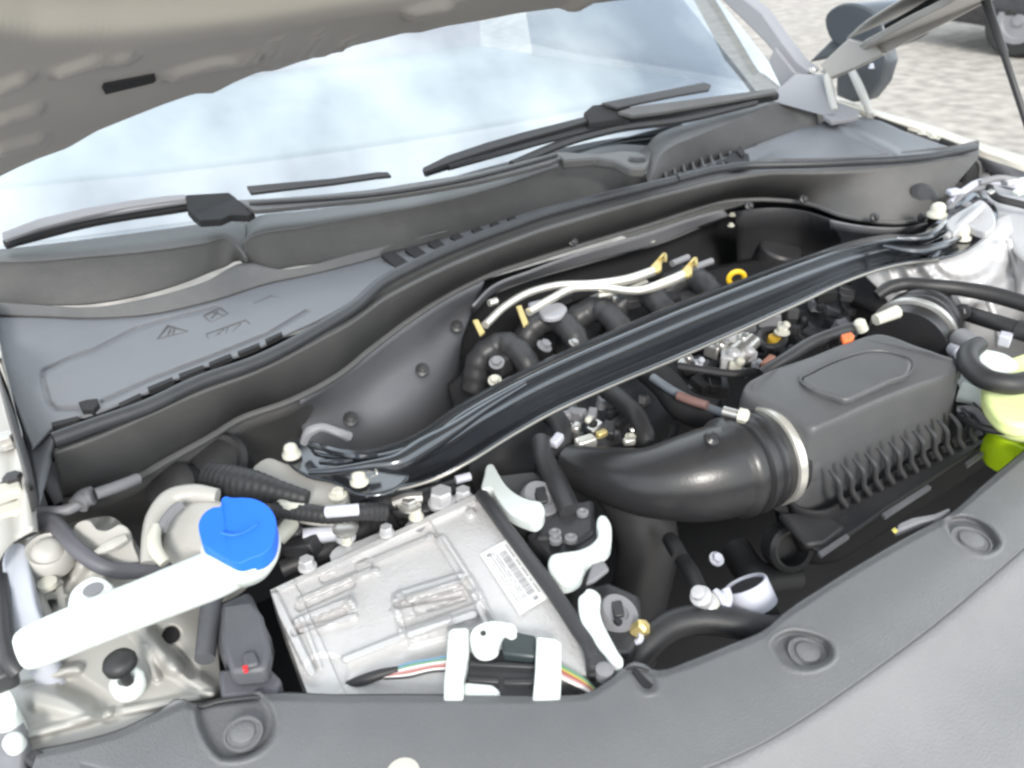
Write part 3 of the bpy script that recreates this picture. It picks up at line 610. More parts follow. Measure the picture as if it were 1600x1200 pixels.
for x, y, s, m in ((1490, 300, .022, 'lgrey'), (1578, 284, .024, 'cast'), (1592, 300, .02, 'whitep'), (1510, 320, .016, 'grey'), (1548, 300, .014, 'steel'), (1596, 282, .018, 'whitep')):
    box('clip', P(x, y, .978), s, s*.8, s*.5, M[m], cl, (random.random()+.5, random.random()-.5, .1), bevel=.003)
lathe('grommet', P(1446, 306, .955), (-.2, -.6, .8), [(24, -6), (24, 0), (18, 3), (12, 3)], M['black'], cl, 20)

# left tower and small metal
lt = thing('strut_tower', 'beige painted strut tower corner under the near left end of the brace', 'strut tower', tuple(P(460, 750, .9)))
slab('tower_plate', '388,742 398,726 420,714 445,722 480,734 520,750 545,768 540,784 500,790 455,784 430,776 405,762', .925, .03, M['paint'], lt, .006, 40)
bolt(P(528, 772, .93), .007, M['cream'], lt, name='tower_bolt')

# ================================================================== ENGINE
eng = thing('engine', 'black engine top with intake runners deep under the strut brace', 'engine', (.8, .85, .4))
# floor of the bay
ft = mk('undertray', [(-.3, .1, .35), (2.0, .1, .35), (2.0, 1.35, .35), (-.3, 1.35, .35)], [(0, 1, 2, 3)], M['deep'], None, smooth=False); tag(ft, kind='structure')
bw = mk('bulkhead', [(-.2, 1.22, .35), (1.9, 1.22, .35), (1.9, 1.22, .86), (-.2, 1.22, .86)], [(0, 1, 2, 3)], M['deep'], None, smooth=False, solid=.01); tag(bw, kind='structure')
for nm, x in (('inner_wing', 1.70), ('inner_wing', -.04)):
    q = mk(nm, [(x, .1, .35), (x, 1.3, .35), (x, 1.3, .88), (x, .1, .84)], [(0, 1, 2, 3)], M['deep'], None, smooth=False, solid=.006); tag(q, kind='structure')
def vc(x, y):
    return .008*math.sin(x*.06+y*.02)*math.cos(y*.05)
loft('cylinder_cover', [T('700,600,.80 800,520,.80 900,470,.80 1000,440,.80 1100,420,.80 1200,400,.80 1300,400,.80'),
                     T('720,680,.80 820,620,.80 920,570,.80 1020,530,.80 1120,500,.80 1220,480,.80 1320,470,.80'),
                     T('740,760,.77 850,720,.77 950,680,.77 1050,640,.77 1150,600,.77 1250,560,.77 1340,540,.77'),
                     T('760,860,.6 870,850,.6 970,820,.6 1070,780,.6 1170,740,.6 1260,700,.6 1350,660,.6')], M['deep'], eng, nu=80, nv=40, thick=.004, zoff=vc)
# curved intake runners
for k, (x, y) in enumerate(((760, 560), (835, 520), (905, 505), (975, 480), (1050, 455))):
    tube('intake_runner', [P(x-20, y+50, .80), P(x-6, y-5, .855), P(x+25, y-22, .87), P(x+60, y+2, .86), P(x+75, y+50, .82)], 20, M['black'], eng, 14, 30, wav=lambda t: 1+.06*math.sin(t*60))
for (x, y, z, l, wd, h, m) in ((850, 480, .86, .05, .03, .02, 'lgrey'), (938, 465, .875, .05, .022, .012, 'steel'), (960, 475, .86, .012, .01, .03, 'steel'), (1000, 470, .86, .06, .02, .02, 'black'), (1040, 470, .85, .05, .03, .02, 'deep'), (790, 560, .85, .06, .04, .03, 'black'), (870, 470, .87, .06, .02, .02, 'black'), (1090, 470, .84, .08, .05, .03, 'black')):
    box('engine_bracket', P(x, y, z), l, wd, h, M[m], eng, (1, .3*random.uniform(-1, 1), 0), bevel=.004)
for x, y, r, m in ((851, 540, .014, 'grey'), (776, 566, .013, 'grey'), (897, 536, .010, 'steel'), (822, 600, .008, 'cream'), (773, 594, .011, 'cream'), (788, 612, .009, 'steel'), (920, 690, .012, 'steel'), (986, 684, .009, 'cream'), (1016, 445, .008, 'steel'), (1094, 485, .008, 'black')):
    bolt(P(x, y, .88), r*.62, M[m], eng, (random.uniform(-.4, .4), -.4, 1), 'engine_bolt')
# oily metal parts seen between brace and elbow
for k in range(46):
    x = random.uniform(850, 1010); y = random.uniform(640, 710)-(x-900)*.2
    s = random.uniform(.006, .018)
    box('fitting', P(x, y, random.uniform(.82, .87)), s*1.6, s, s, M[random.choice(['deep', 'black', 'black', 'deep', 'steel', 'grey'])], eng, (random.uniform(-1, 1), random.uniform(-1, 1), .2), bevel=.002)
for x, y, s, m in ((870, 688, .02, 'lgrey'), (915, 692, .026, 'alu'), (940, 678, .016, 'brass'), (983, 690, .016, 'alu'), (920, 655, .014, 'cream'), (900, 668, .018, 'steel'), (990, 672, .010, 'alu'), (880, 650, .02, 'grey')):
    box('fitting', P(x, y, .885), s, s*.6, s*.6, M[m], eng, (1, random.uniform(-1, 1), random.uniform(-.3, .3)), bevel=.003)
tube('pipe', [P(*a) for a in T('870,720,.86 880,680,.88 860,640,.89 850,610,.87')], 16, M['rubber'], eng, 12, 30)
tube('pipe', [P(*a) for a in T('990,700,.86 1010,690,.88 1000,660,.89 975,630,.88 950,610,.87')], 15, M['rubber'], eng, 12, 30, wav=lambda t: 1+.05*math.sin(t*90))
tube('pipe', [P(*a) for a in T('920,700,.85 960,712,.86 1030,700,.86 1060,650,.84')], 9, M['black'], eng, 10, 30)
# throttle metal and sensors right of the brace
for k in range(60):
    x = random.uniform(1080, 1330); y = 590-(x-1080)*.42+random.uniform(-40, 36); s = random.uniform(.008, .024)
    box('fitting', P(x, y, random.uniform(.80, .86)), s*1.8, s, s, M[random.choice(['deep', 'black', 'deep', 'black', 'grey'])], eng, (random.uniform(-1, 1), random.uniform(-1, 1), .2), bevel=.002)
for x, y, s, m in ((1120, 545, .03, 'steel'), (1140, 560, .032, 'cast'), (1155, 535, .03, 'steel'), (1165, 555, .024, 'cast'), (1130, 530, .02, 'lgrey'), (1150, 570, .02, 'cream'), (1090, 568, .014, 'lgrey'), (1070, 565, .018, 'steel'), (1222, 513, .018, 'cream'), (1180, 570, .012, 'lgrey')):
    v1, f1 = boxv(P(x, y, .885), s*1.2, s*.8, s*.7, (random.uniform(.3, 1), random.uniform(-1, 1), random.uniform(-.3, .3))); v2, f2 = lathev(P(x+6, y-5, .895), (.3, -.5, 1), [(s*.35, -s*.2), (s*.35, s*.2), (s*.2, s*.3)], 12)
    mk('throttle_fitting', *merge([(v1, f1), (v2, f2)]), M[m], eng, bevel=.003)
lathe('throttle_shaft', P(1160, 548, .888), (1, .2, .2), [(.018, -.03), (.018, 0), (.012, .004), (.012, .03)], M['steel'], eng, 18)
box('sensor_tag', P(1200, 566, .89), .03, .01, .012, mat('copper pink', (.75, .35, .25), .4), eng, (1, .3, 0), bevel=.002)
lathe('sensor_ring', P(1212, 532, .885), (0, -.3, 1), [(13, -6), (13, 4), (8, 6), (4, 6)], mat('amber plastic', (.45, .28, .03), .45), eng, 18)
torus_pts = [P(1206+20*math.cos(t), 528+14*math.sin(t), .888) for t in np.linspace(0, 2*math.pi, 14)[:-1]]
tube('o_ring', torus_pts, .005, M['black'], eng, 8, 40, closed=True)
bolt(P(1222, 518, .90), .008, M['cream'], eng, name='engine_bolt')
tube('wire', [P(*a) for a in T('1020,590,.90 1050,610,.90 1090,630,.895 1130,645,.90 1150,650,.905')], 7, mat('dark pipe with painted blue highlight', (.16, .18, .21), .35), eng, 10, 30)  # bluish highlight of a dark pipe put into its colour
tube('wire', [P(*a) for a in T('1060,618,.905 1080,626,.905 1105,634,.905')], 7.6, mat('painted pink sheen', (.22, .13, .12), .4), eng, 10, 20)  # pink sheen on the same pipe, added as a coloured tube
tube('wire', [P(*a) for a in T('1060,572,.895 1100,578,.895 1150,584,.895 1180,580,.895')], .006, M['black'], eng, 8, 20)
tube('pipe', [P(*a) for a in T('1010,575,.87 1040,600,.88 1080,640,.88 1120,650,.88')], .022, M['deep'], eng, 12, 30)

fuel = thing('fuel_rail', 'two pale bent metal fuel lines with brass clips behind the brace', 'fuel rail', tuple(P(900, 450, .9)))
tube('fuel_line', [P(*a) for a in T('758,508,.905 790,478,.91 830,456,.912 870,446,.912 930,443,.914 980,437,.915 1020,424,.915')], [.0065]*5+[.0085, .0085], M['alu'], fuel, 12, 60)
tube('fuel_line', [P(*a) for a in T('826,488,.908 860,468,.91 900,450,.912 930,449,.912 1000,454,.913 1040,442,.915 1072,428,.915')], [.0068]*5+[.009, .009], M['alu'], fuel, 12, 60)
tube('fuel_port', [P(1050, 412, .915), P(1075, 402, .915)], .006, M['grey'], fuel, 10)
tube('fuel_port', [P(1085, 418, .915), P(1112, 408, .915)], .006, M['grey'], fuel, 10)
tube('fuel_line', [P(*a) for a in T('1010,440,.90 960,458,.90 935,462,.90')], .004, M['alu'], fuel, 8, 20)
for x, y in ((1028, 413), (1076, 420)):
    prism('brass_clip', [P(*q) for q in ((x-12, y+2, .925), (x+2, y-12, .928), (x+8, y-16, .93), (x+12, y-12, .93), (x+6, y-6, .926), (x+6, y+6, .922), (x-2, y+10, .92))], (0, 0, -.008), M['brass'], fuel, bevel=.002)
    tube('clip_hook', [P(x+2, y-8, .928), P(x+10, y-16, .932), P(x+12, y-6, .93)], .003, M['brass'], fuel, 8, 16)
for a, b in (((738, 500), (754, 522)), ((806, 478), (822, 508))):
    prism('brass_clip', [P(a[0], a[1], .915), P(a[0]+9, a[1]-2, .915), P(b[0]+4, b[1]-4, .90), P(b[0]-4, b[1]+2, .90)], (0, 0, -.004), M['brass'], fuel, bevel=.001)
slab('rail_bracket', '842,484 856,476 880,474 886,480 880,490 858,496 848,494', .893, .01, mat('dull zinc', (.34, .34, .37), .5), fuel, .003, 24)
tube('rail_stub', [P(764, 474, .91), P(776, 470, .91)], .006, M['alu'], fuel, 8)

dip = thing('dipstick', 'yellow ring handle of the oil dipstick just behind the brace', 'dipstick', tuple(P(1151, 448, .9)))
c = P(1151, 435, .945); dv = Vector((.75, -.45, 0)).normalized()
tube('ring_handle', [c+dv*(.0125*math.cos(t))+UP*(.0115*math.sin(t)) for t in np.linspace(0, 2*math.pi, 13)[:-1]], .0042, M['yellow'], dip, 10, 36, closed=True)
tube('stick', [c-UP*.012, c-UP*.06], .004, M['yellow'], dip, 8)
tube('tube_end', [P(1118, 456, .93), P(1140, 450, .935)], .0055, M['cream'], dip, 10)

# ================================================================== AIR FILTER BOX
ab = thing('air_filter_box', 'large black air filter box with raised lid panel and ribbed side', 'air filter box', tuple(P(1340, 700, .8)))
lid = spl(T('1160,612,.958 1163,603,.962 1180,592,.965 1260,562,.965 1340,532,.965 1372,524,.965 1400,530,.965 1425,540,.964 1470,556,.962 1498,569,.958 1500,577,.957 1488,586,.957 1440,603,.957 1360,635,.957 1290,666,.957 1272,672,.957 1262,670,.957 1246,660,.957 1200,636,.957 1172,622,.957'), 90, closed=True)
lt_ = [P(*a) for a in lid]; cc = sum(lt_, Vector())/len(lt_)
rings = []
for s_, dz in ((.93, .004), (.965, .0035), (.985, .0015), (1.0, -.003), (1.008, -.010), (1.03, -.06), (1.05, -.105), (1.06, -.125)):
    rings.append([Vector((cc.x+(p.x-cc.x)*s_, cc.y+(p.y-cc.y)*(1+(s_-1)*1.3), p.z+dz)) for p in lt_])
V = [q for r in rings for q in r]; n = len(lt_)
fs = [(i*n+k, i*n+(k+1) % n, (i+1)*n+(k+1) % n, (i+1)*n+k) for i in range(len(rings)-1) for k in range(n)]+[tuple(range(n))]
mk('lid', V, fs, M['black'].copy() if False else mat('satin black air box plastic', (.078, .079, .083), .42, grain=.15, dirt=.25, dirtcol=(.12, .12, .12)), ab, ang=60)
pn = spl(T('1254,592,.965 1270,582,.965 1320,560,.966 1350,552,.966 1400,556,.966 1424,568,.966 1420,580,.966 1390,594,.965 1345,614,.965 1325,622,.965 1300,616,.965 1264,602,.965'), 60, closed=True)
prism('raised_panel', [P(a, b, c+.0065) for a, b, c in pn], (0, 0, -.01), bpy.data.materials['satin black air box plastic'], ab, bevel=.003, seg=3)
tube('panel_groove', [P(a+(a-1338)*.05, b+(b-588)*.08, c+.0035) for a, b, c in pn[::3]], .0016, bpy.data.materials['satin black air box plastic'], ab, 6, 60, closed=True)
# front side wall ribs: one curved fin each
for k in range(13):
    t = k/12
    top = P(1297+t*203, 738-t*116, .905-.0*t); e = top-Vector((top.x, .43, 0))
    x0 = top.x
    yw = .452-.014*t
    a0, a1, a2, a3 = Vector((x0, yw-.012, .908)), Vector((x0+.001, yw-.026, .898)), Vector((x0+.005, yw-.029, .878)), Vector((x0+.016, yw-.032, .860))
    a4 = Vector((x0+.018, yw-.024, .852))
    v = tubev([a0, a1, a2, a3, a4], [.002, .0033, .0035, .0035, .003], 8, 22)
    mk('side_rib', v[0], v[1], M['black'], ab)
loft('lower_case', [T('1205,690,.88 1215,740,.87 1240,790,.86 1280,800,.86 1340,770,.86 1420,725,.86 1500,680,.86 1535,640,.86'),
                    T('1205,760,.80 1220,810,.80 1250,845,.81 1290,850,.81 1360,815,.81 1440,768,.81 1520,715,.81 1560,680,.81'),
                    T('1210,800,.76 1225,850,.76 1260,880,.77 1300,880,.77 1370,840,.77 1450,790,.77 1530,735,.77 1580,700,.77')], M['deep'], ab, nu=60, nv=14, thick=.004)
slab('case_flange', '1225,800 1262,800 1330,780 1420,740 1500,685 1532,662 1540,690 1460,745 1380,798 1326,836 1282,862 1262,850', .845, .006, M['black'], ab, .002)
for s_ in ('1278,862 1322,833 1328,838 1284,868', '1378,802 1450,756 1456,761 1384,808', '1508,722 1534,704 1538,710 1512,728'):
    slab('flange_clip', s_, .85, .005, M['grey'], ab, .001)
slab('case_foot', '1215,800 1290,800 1322,822 1290,848 1260,850', .85, .01, M['black'], ab, .004)
lathe('side_port', P(1238, 858, .80), (-.3, -.8, .4), [(38, -30), (38, 0), (32, 6), (27, 4), (24, -20)], M['black'], ab, 24)
# duct stub toward the elbow
ax0 = Vector((1, -.06, -.02)).normalized()
ce = P(1196, 730, .895)
stub = thing('air_intake_elbow', 'fat black plastic intake elbow clamped to the air filter box', 'intake pipe', tuple(P(1050, 780, .8)))
eb = [P(890, 728, .868), P(950, 742, .880), P(1010, 753, .888), P(1070, 748, .892), P(1120, 738, .894), P(1160, 727, .895)]
def elw(t):
    return 1
tube('elbow', eb, [34, 44, 55, 68, 74, 73], M['black'].copy() if False else mat('satin black duct plastic', (.024, .024, .026), .30, grain=.08, dirt=.15, dirtcol=(.07, .07, .07)), stub, 40, 60)
dmat = bpy.data.materials['satin black duct plastic']
dr = (P(1215, 706, .895)-P(1130, 735, .895)).normalized()
c0 = P(1140, 732, .895)
lathe('bellows', c0, dr, [(72, -14), (77, -6), (81, 0), (81, 7), (74, 12), (74, 18), (82, 23), (82, 31), (75, 36), (75, 42), (80, 46), (80, 54), (76, 58), (76, 96)], dmat, stub, 48, ang=50)
cp = lathe('hose_clamp', c0+dr*.052, dr, [(77.5, -1), (80, 0), (80, 13), (77.5, 14)], M['alu'], stub, 48)
u0, v0 = frame(dr)
for k in range(44):
    t = 2*math.pi*k/44; q = c0+dr*.0595+(u0*math.cos(t)+v0*math.sin(t))*.0738
    pass
sp_ = P(1160, 648, .955)
tube('clamp_screw', [P(1130, 642, .958), P(1160, 650, .958)], 8, M['steel'], cp, 10); lathe('screw_head', P(1160, 650, .958), P(1165, 652, .958)-P(1135, 645, .958), [(12, -6), (12, 6), (8, 10)], M['cream'], cp, 6)
lathe('box_port', c0+dr*.062, dr, [(70, -6), (71, 14), (71, 30)], bpy.data.materials['satin black air box plastic'], ab, 40)
lathe('mould_nub', P(1113, 684, .955), (0, -.5, .8), [(.009, -.004), (.009, 0), (.005, .003), (.003, .003)], dmat, stub, 14)
tube('down_pipe', [P(960, 740, .86), P(1000, 800, .80), P(1012, 850, .76), P(1005, 900, .72), P(990, 960, .66), P(980, 1020, .58)], [46, 50, 48, 46, 46, 46], M['black'], stub, 28, 50)

# rear duct
rd = thing('air_duct', 'flexible black air duct with silver clamp behind the filter box', 'air duct', tuple(P(1420, 500, .88)))
d2 = (P(1470, 470, .93)-P(1415, 545, .92)).normalized(); c2 = P(1424, 530, .905)
lathe('bellows', c2, d2, [(60, -30), (60, 0), (64, 4), (64, 12), (58, 18), (63, 26), (63, 34), (57, 40), (62, 48), (60, 60), (52, 80), (46, 110)], dmat, rd, 40, ang=50)
lathe('hose_clamp', c2, d2, [(64.5, -1), (67, 0), (67, 9), (64.5, 10)], M['steel'], rd, 40)
tube('clamp_screw', [P(1368, 500, .965), P(1402, 487, .97)], [.008, .0095], M['cream'], rd, 10)
lathe('connector_pin', P(1344, 507, .965), (-.3, .3, .8), [(.008, -.01), (.008, .004), (.005, .007)], M['cream'], rd, 12)
tube('cable', [P(*a) for a in T('1345,510,.955 1310,520,.955 1270,535,.95 1230,560,.945 1190,585,.93')], .009, M['black'], rd, 10, 30)
slab('orange_lock', '1314,522 1330,518 1336,524 1332,530 1318,532', .972, .008, M['orange'], rd, .002)
box('resonator', P(1380, 440, .86), .10, .08, .10, M['black'], rd, bevel=.02)

hs = thing('coolant_hose', 'black hose looping over the cast tower to the right edge', 'hose', tuple(P(1500, 460, .93)))
hp1 = tube('hose', [P(*a) for a in T('1370,462,.945 1388,450,.955 1410,444,.96 1450,446,.962 1500,451,.96 1550,460,.958 1600,474,.955 1680,500,.95')], [.008, .010, .010, .0105, .011, .012, .012, .012], M['rubber'], hs, 14, 70)
hs2 = thing('coolant_hose', 'short black hose below the looping one, ending at the right edge', 'hose', tuple(P(1560, 510, .9)))
tube('hose', [P(*a) for a in T('1505,488,.93 1530,496,.935 1570,508,.94 1610,520,.94 1680,540,.94')], .0115, M['rubber'], hs2, 14, 40)
bolt(P(1504, 487, .94), .008, M['black'], hs2, (-1, 0, .2), 'hose_end')
tube('hose_sleeve', [P(1590, 514, .94), P(1640, 530, .94)], .0145, M['black'], hs2, 14, 4)
fit = thing('pipe_fitting', 'white and grey plastic fittings between air duct and expansion tank', 'pipe fitting', tuple(P(1500, 540, .9)))
tube('fitting_body', [P(1500, 530, .93), P(1522, 542, .935)], .016, M['grey'], fit, 14); tube('fitting_body', [P(1490, 545, .92), P(1502, 552, .925)], .010, M['lgrey'], fit, 14)
tube('fitting_body', [P(1512, 560, .93), P(1535, 580, .935)], .012, M['lgrey'], fit, 14); box('fitting_clip', P(1500, 575, .90), .03, .02, .02, M['grey'], fit, (1, 1, 0))
box('fitting_clip', P(1570, 530, .93), .02, .016, .016, M['lgrey'], fit, (1, .4, 0))

# ================================================================== EXPANSION TANK
tk = thing('coolant_tank', 'translucent expansion tank with yellow green coolant at the right edge', 'coolant tank', tuple(P(1600, 640, .8)))
def ringpts(s, z, n=30): return [P(*a) for a in spl(T(s, z), n, closed=True)]
prism('tank_upper', ringpts('1536,604 1545,580 1575,560 1610,548 1680,560 1700,620 1640,660 1560,650', .945), (0, 0, -.02), M['coolw'], tk, .006, seg=3)
prism('tank_body', ringpts('1538,628 1545,612 1600,600 1700,600 1700,680 1620,684 1560,668 1543,656', .90), (0, 0, -.012), M['coolw'], tk, .005, seg=3)
prism('tank_lower', ringpts('1545,655 1580,664 1640,672 1700,690 1700,740 1640,716 1590,694 1552,672', .885), (0, 0, -.05), M['coolg'], tk, .006, seg=3)
tube('hose_stub', [P(1500, 612, .91), P(1520, 618, .91), P(1545, 628, .91)], [.014, .012, .014], M['lever'], tk, 14, 12)
lathe('filler_neck', P(1550, 565, .945), (0, 0, 1), [(.03, -.04), (.03, .0), (.026, .003), (.02, .003)], M['whitep'], tk, 24)
hh = thing('coolant_hose', 'thick black hose hooked round the front of the expansion tank', 'hose', tuple(P(1540, 590, .94)))
tube('hose', [P(*a) for a in T('1530,538,.965 1516,548,.965 1512,562,.965 1522,580,.965 1545,594,.965 1575,600,.965 1610,596,.965 1680,580,.965')], [.011, .013, .013, .013, .013, .013, .013, .013], M['rubber'], hh, 14, 60)
st = thing('tank_strap', 'thin black strap across the yellow tank', 'strap', tuple(P(1560, 670, .88)))
tube('strap', [P(*a) for a in T('1500,650,.895 1525,664,.898 1545,671,.90 1610,672,.90 1700,676,.90')], .005, M['black'], st, 8, 20)
tube('strap_hook', [P(*a) for a in T('1496,640,.90 1520,640,.905 1536,655,.903 1545,670,.90')], .005, M['grey'], st, 8, 20)

# ================================================================== ENGINE CONTROL MODULE
ecu = thing('control_module', 'finned cast aluminium control module with a white barcode sticker', 'control module', tuple(P(680, 920, .84)))
pol = [(424, 930), (428, 916), (440, 906), (726, 776), (744, 772), (758, 780), (944, 1024), (948, 1040), (930, 1062), (860, 1100), (560, 1100), (490, 1060), (478, 1048)]
zE = .885
def L(a, b, w_, h): return ('l', a, b, w_, h)
feat = [L((436, 916), (738, 780), 7, .004), L((560, 885), (676, 838), 5, .004), L((505, 905), (575, 878), 6, -.004), L((468, 948), (548, 912), 7, -.004), L((470, 938), (580, 890), 5, .004),
        L((464, 970), (545, 937), 5, .005), L((545, 937), (552, 948), 5, .005), L((460, 988), (535, 957), 6, -.004), L((555, 962), (470, 985), 4, .004),
        L((626, 930), (720, 902), 7, .007), L((620, 946), (730, 926), 5, -.005), L((640, 936), (714, 912), 6, .006), L((630, 975), (740, 935), 7, -.004), L((640, 992), (740, 960), 6, .006), L((540, 1030), (700, 968), 6, .005),
        L((428, 932), (486, 1050), 7, .005), L((690, 845), (745, 930), 9, .006), L((745, 930), (765, 975), 9, .006), L((618, 940), (628, 985), 6, .005), L((470, 965), (500, 1040), 4, .003)]
def ecu_z(x, y):
    h = 0
    d = (x-690)*(930-845)-(y-845)*(745-690); d /= math.hypot(85, 55)
    plate = sm(-2, 4, d)*.010
    h = plate
    if x < 470+(y-930)*.45: h += .004
    for _, a, b, ww, hh in feat:
        if hh*plate < 0 and False: continue
        h += hh*1.5*(1-sm(ww*.8, ww*1.3, segd(x, y, a, b)))
    if 600 < x < 780 and 880 < y < 1030:
        h += .004*(1-sm(-3, 3, polysd(x, y, [(622, 934), (738, 900), (766, 978), (640, 1012)])))
        h -= .006*(1-sm(-3, 2, polysd(x, y, [(642, 945), (722, 922), (730, 938), (650, 962)])))
    for cx, cy, r in ((622, 934, 11), (618, 955, 9), (586, 892, 8), (672, 838, 7), (735, 800, 9), (548, 942, 8)):
        h += .006*(1-sm(r*.6, r*1.1, math.hypot(x-cx, (y-cy)*1.1)))
    if math.hypot(x-512, y-1050) < 60: h -= .004*(1-sm(24, 34, math.hypot((x-508)/1.2, y-1052)))
    return h
# gridded plate clipped to the outline
gx = [(u, v) for u in range(0, 151) for v in range(0, 111)]
Aq, Bq, Cq, Dq = np.array((422, 922.)), np.array((742, 772.)), np.array((952, 1050.)), np.array((490, 1110.))
G = {}
V = []; Fc = []
NU, NV = 260, 200
for i in range(NU):
    for j in range(NV):
        u, v = i/(NU-1), j/(NV-1)
        q = (1-u)*(1-v)*Aq+u*(1-v)*Bq+u*v*Cq+(1-u)*v*Dq
        V.append(P(q[0], q[1], zE+ecu_z(*q)))
Fc = [(i*NV+j, (i+1)*NV+j, (i+1)*NV+j+1, i*NV+j+1) for i in range(NU-1) for j in range(NV-1)]
# skirt
def skirt(idx):
    global V, Fc
    b = len(V)
    for k in idx: V.append(V[k]+Vector((0, 0, -.04)))
    for k in range(len(idx)-1): Fc.append((idx[k], idx[k+1], b+k+1, b+k))
skirt([i*NV for i in range(NU)]); skirt([j for j in range(NV)]); skirt([(NU-1)*NV+j for j in range(NV)]); skirt([i*NV+NV-1 for i in range(NU)])
M['ecu'] = mat('module cast aluminium', (.58, .575, .58), .48, metal=.3, grain=.5, gscale=300, dirt=.3, dirtcol=(.42, .39, .34), vscale=12)
mk('housing', V, Fc, M['ecu'], ecu, ang=70)
for x, y, r, m in ((540, 838, .009, 'cast'), (604, 832, .007, 'cast'), (690, 783, .013, 'cast'), (724, 776, .009, 'cast'), (650, 806, .007, 'cream'), (542, 846, .005, 'cream'), (480, 884, .008, 'cast')):
    bolt(P(x, y, .895), r, M[m], ecu, (0, 0, 1), 'housing_bolt', r*1.2, 1.2)
slab('mounting_ear', '515,868 530,852 556,846 600,832 620,836 640,828 600,852 560,868 525,884', .888, .012, M['cast'], ecu, .003, 30)
lathe('valve_stud', P(541, 832, .905), (0, 0, 1), [(.004, -.02), (.004, 0), (.012, .002), (.014, .006), (.008, .010)], M['steel'], ecu, 16)
stk = [P(*a) for a in ((750, 866, .8975), (790, 843, .8975), (856, 934, .8975), (812, 960, .8975))]
sm_ = mat('white sticker paper', (.80, .80, .80), .5, var=.02)
o = prism('sticker', stk, (0, 0, -.0006), sm_, ecu, bevel=0, smooth=False)
inkm = mat('grey print ink', (.32, .32, .34), .6)
sk = [v+UP*.0007 for v in stk]
def st(u, v): return sk[0]*(1-u)*(1-v)+sk[1]*u*(1-v)+sk[2]*u*v+sk[3]*(1-u)*v
prt = []
def quad(u0, u1, v0_, v1_): prt.append(([st(u0, v0_), st(u1, v0_), st(u1, v1_), st(u0, v1_)], [(0, 1, 2, 3)]))
v_ = .14
while v_ < .86:
    wd = random.choice([.006, .010, .016]); quad(.52, .78, v_, v_+wd); v_ += wd+random.choice([.007, .011])
for uu in (.14, .24, .34, .42, .86):
    v_ = .08
    while v_ < .86:
        wd = random.uniform(.01, .03)
        if random.random() < .8: quad(uu, uu+.05, v_, v_+wd)
        v_ += wd+.008
for uu, vv in ((.15, .06), (.60, .90)): quad(uu, uu+.16, vv, vv+.05)
mk('sticker_print', *merge(prt), inkm, o, smooth=False)
tube('frame_bar', [P(*a) for a in T('752,772,.905 800,838,.906 850,905,.907 900,978,.906 926,1022,.905 930,1058,.895')], .0075, M['black'], ecu, 10, 50)
box('frame_end', P(936, 1040, .90), .022, .018, .02, M['black'], ecu, (1, 1, 0), bevel=.004); lathe('frame_screw', P(945, 1045, .91), UP, [(.008, -.01), (.008, 0), (.004, .002)], M['grey'], ecu, 12)

# connectors with pale levers
def connector(label, loc, disc, dr_, body, levers, z):
    t = thing('wiring_connector', label, 'connector', tuple(P(loc[0], loc[1], z-.05)), 'lever connectors beside the control module')
    slab('connector_body', body, z-.01, .05, M['black'], t, .004)
    if disc:
        m_ = mpp(P(disc[0], disc[1], z))
        lathe('round_cover', P(disc[0], disc[1], z-.004), (.25, -.35, .9), [(dr_*m_, -.02), (dr_*m_, 0), (dr_*m_*.92, .003), (dr_*m_*.45, .002), (dr_*m_*.4, .0)], M['grey'], t, 32)
        lathe('hole', P(disc[0]-2, disc[1]+14, z+.002), (.25, -.35, .9), [(.004, -.002), (.004, .001), (.002, .001)], M['deep'], t, 10)
        strip('spoke', f'{disc[0]-14},{disc[1]-18} {disc[0]+4},{disc[1]-20} {disc[0]+10},{disc[1]+4} {disc[0]-8},{disc[1]+6}', M['black'], t, .006, .002, z+.0035)
    for l in levers: slab('lever', l, z+.018, .014, M['lever'], t, .003, 60)
    return t
connector('black connector with pale lever and round disc at the module top corner', (830, 770), (848, 779), 35, '775,742 835,735 880,760 885,790 870,812 830,818 800,800', ['754,765 757,740 761,726 768,724 778,738 788,754 805,770 826,780 846,785 851,794 847,810 838,816 820,812 796,800 776,776 766,762'], .895)
connector('black square connector with pale hooked lever between two round ones', (890, 850), None, 0, '822,835 890,792 925,790 935,830 925,890 890,915 865,880', ['856,878 860,868 880,862 905,858 925,848 934,836 932,815 936,805 944,804 952,812 956,836 952,856 936,868 918,876 912,888 908,900 894,910 878,912 866,902 858,890'], .89)
connector('black connector with long pale lever and round disc by the front cover', (955, 970), (968, 957), 33, '905,920 950,908 1000,930 1005,985 985,1020 950,1020 925,985', ['904,950 906,930 912,926 916,920 930,922 938,930 937,950 940,966 952,992 966,1018 974,1032 972,1040 962,1038 944,1020 922,994 908,970'], .895)
jb = thing('harness_channel', 'black wiring channel rising beside the module toward the brace', 'wiring channel', tuple(P(890, 760, .85)))
slab('channel_body', '832,690 862,700 885,740 905,782 928,778 930,830 900,850 860,840 835,840 845,815 880,790 868,760 850,730', .885, .05, M['black'], jb, .005)
for x, y in ((867, 832), (868, 842), (892, 840), (910, 800)): lathe('boss', P(x, y, .888), UP, [(.007, -.004), (.007, .001), (.004, .002), (.003, 0)], M['grey'], jb, 12)
tube('sleeve', [P(*a) for a in T('845,690,.89 850,720,.895 870,760,.895 888,800,.89')], 15, M['black'], jb, 12, 40)
slab('bracket_tab', '925,880 945,876 952,888 930,905 915,912', .90, .006, M['grey'], jb, .002)

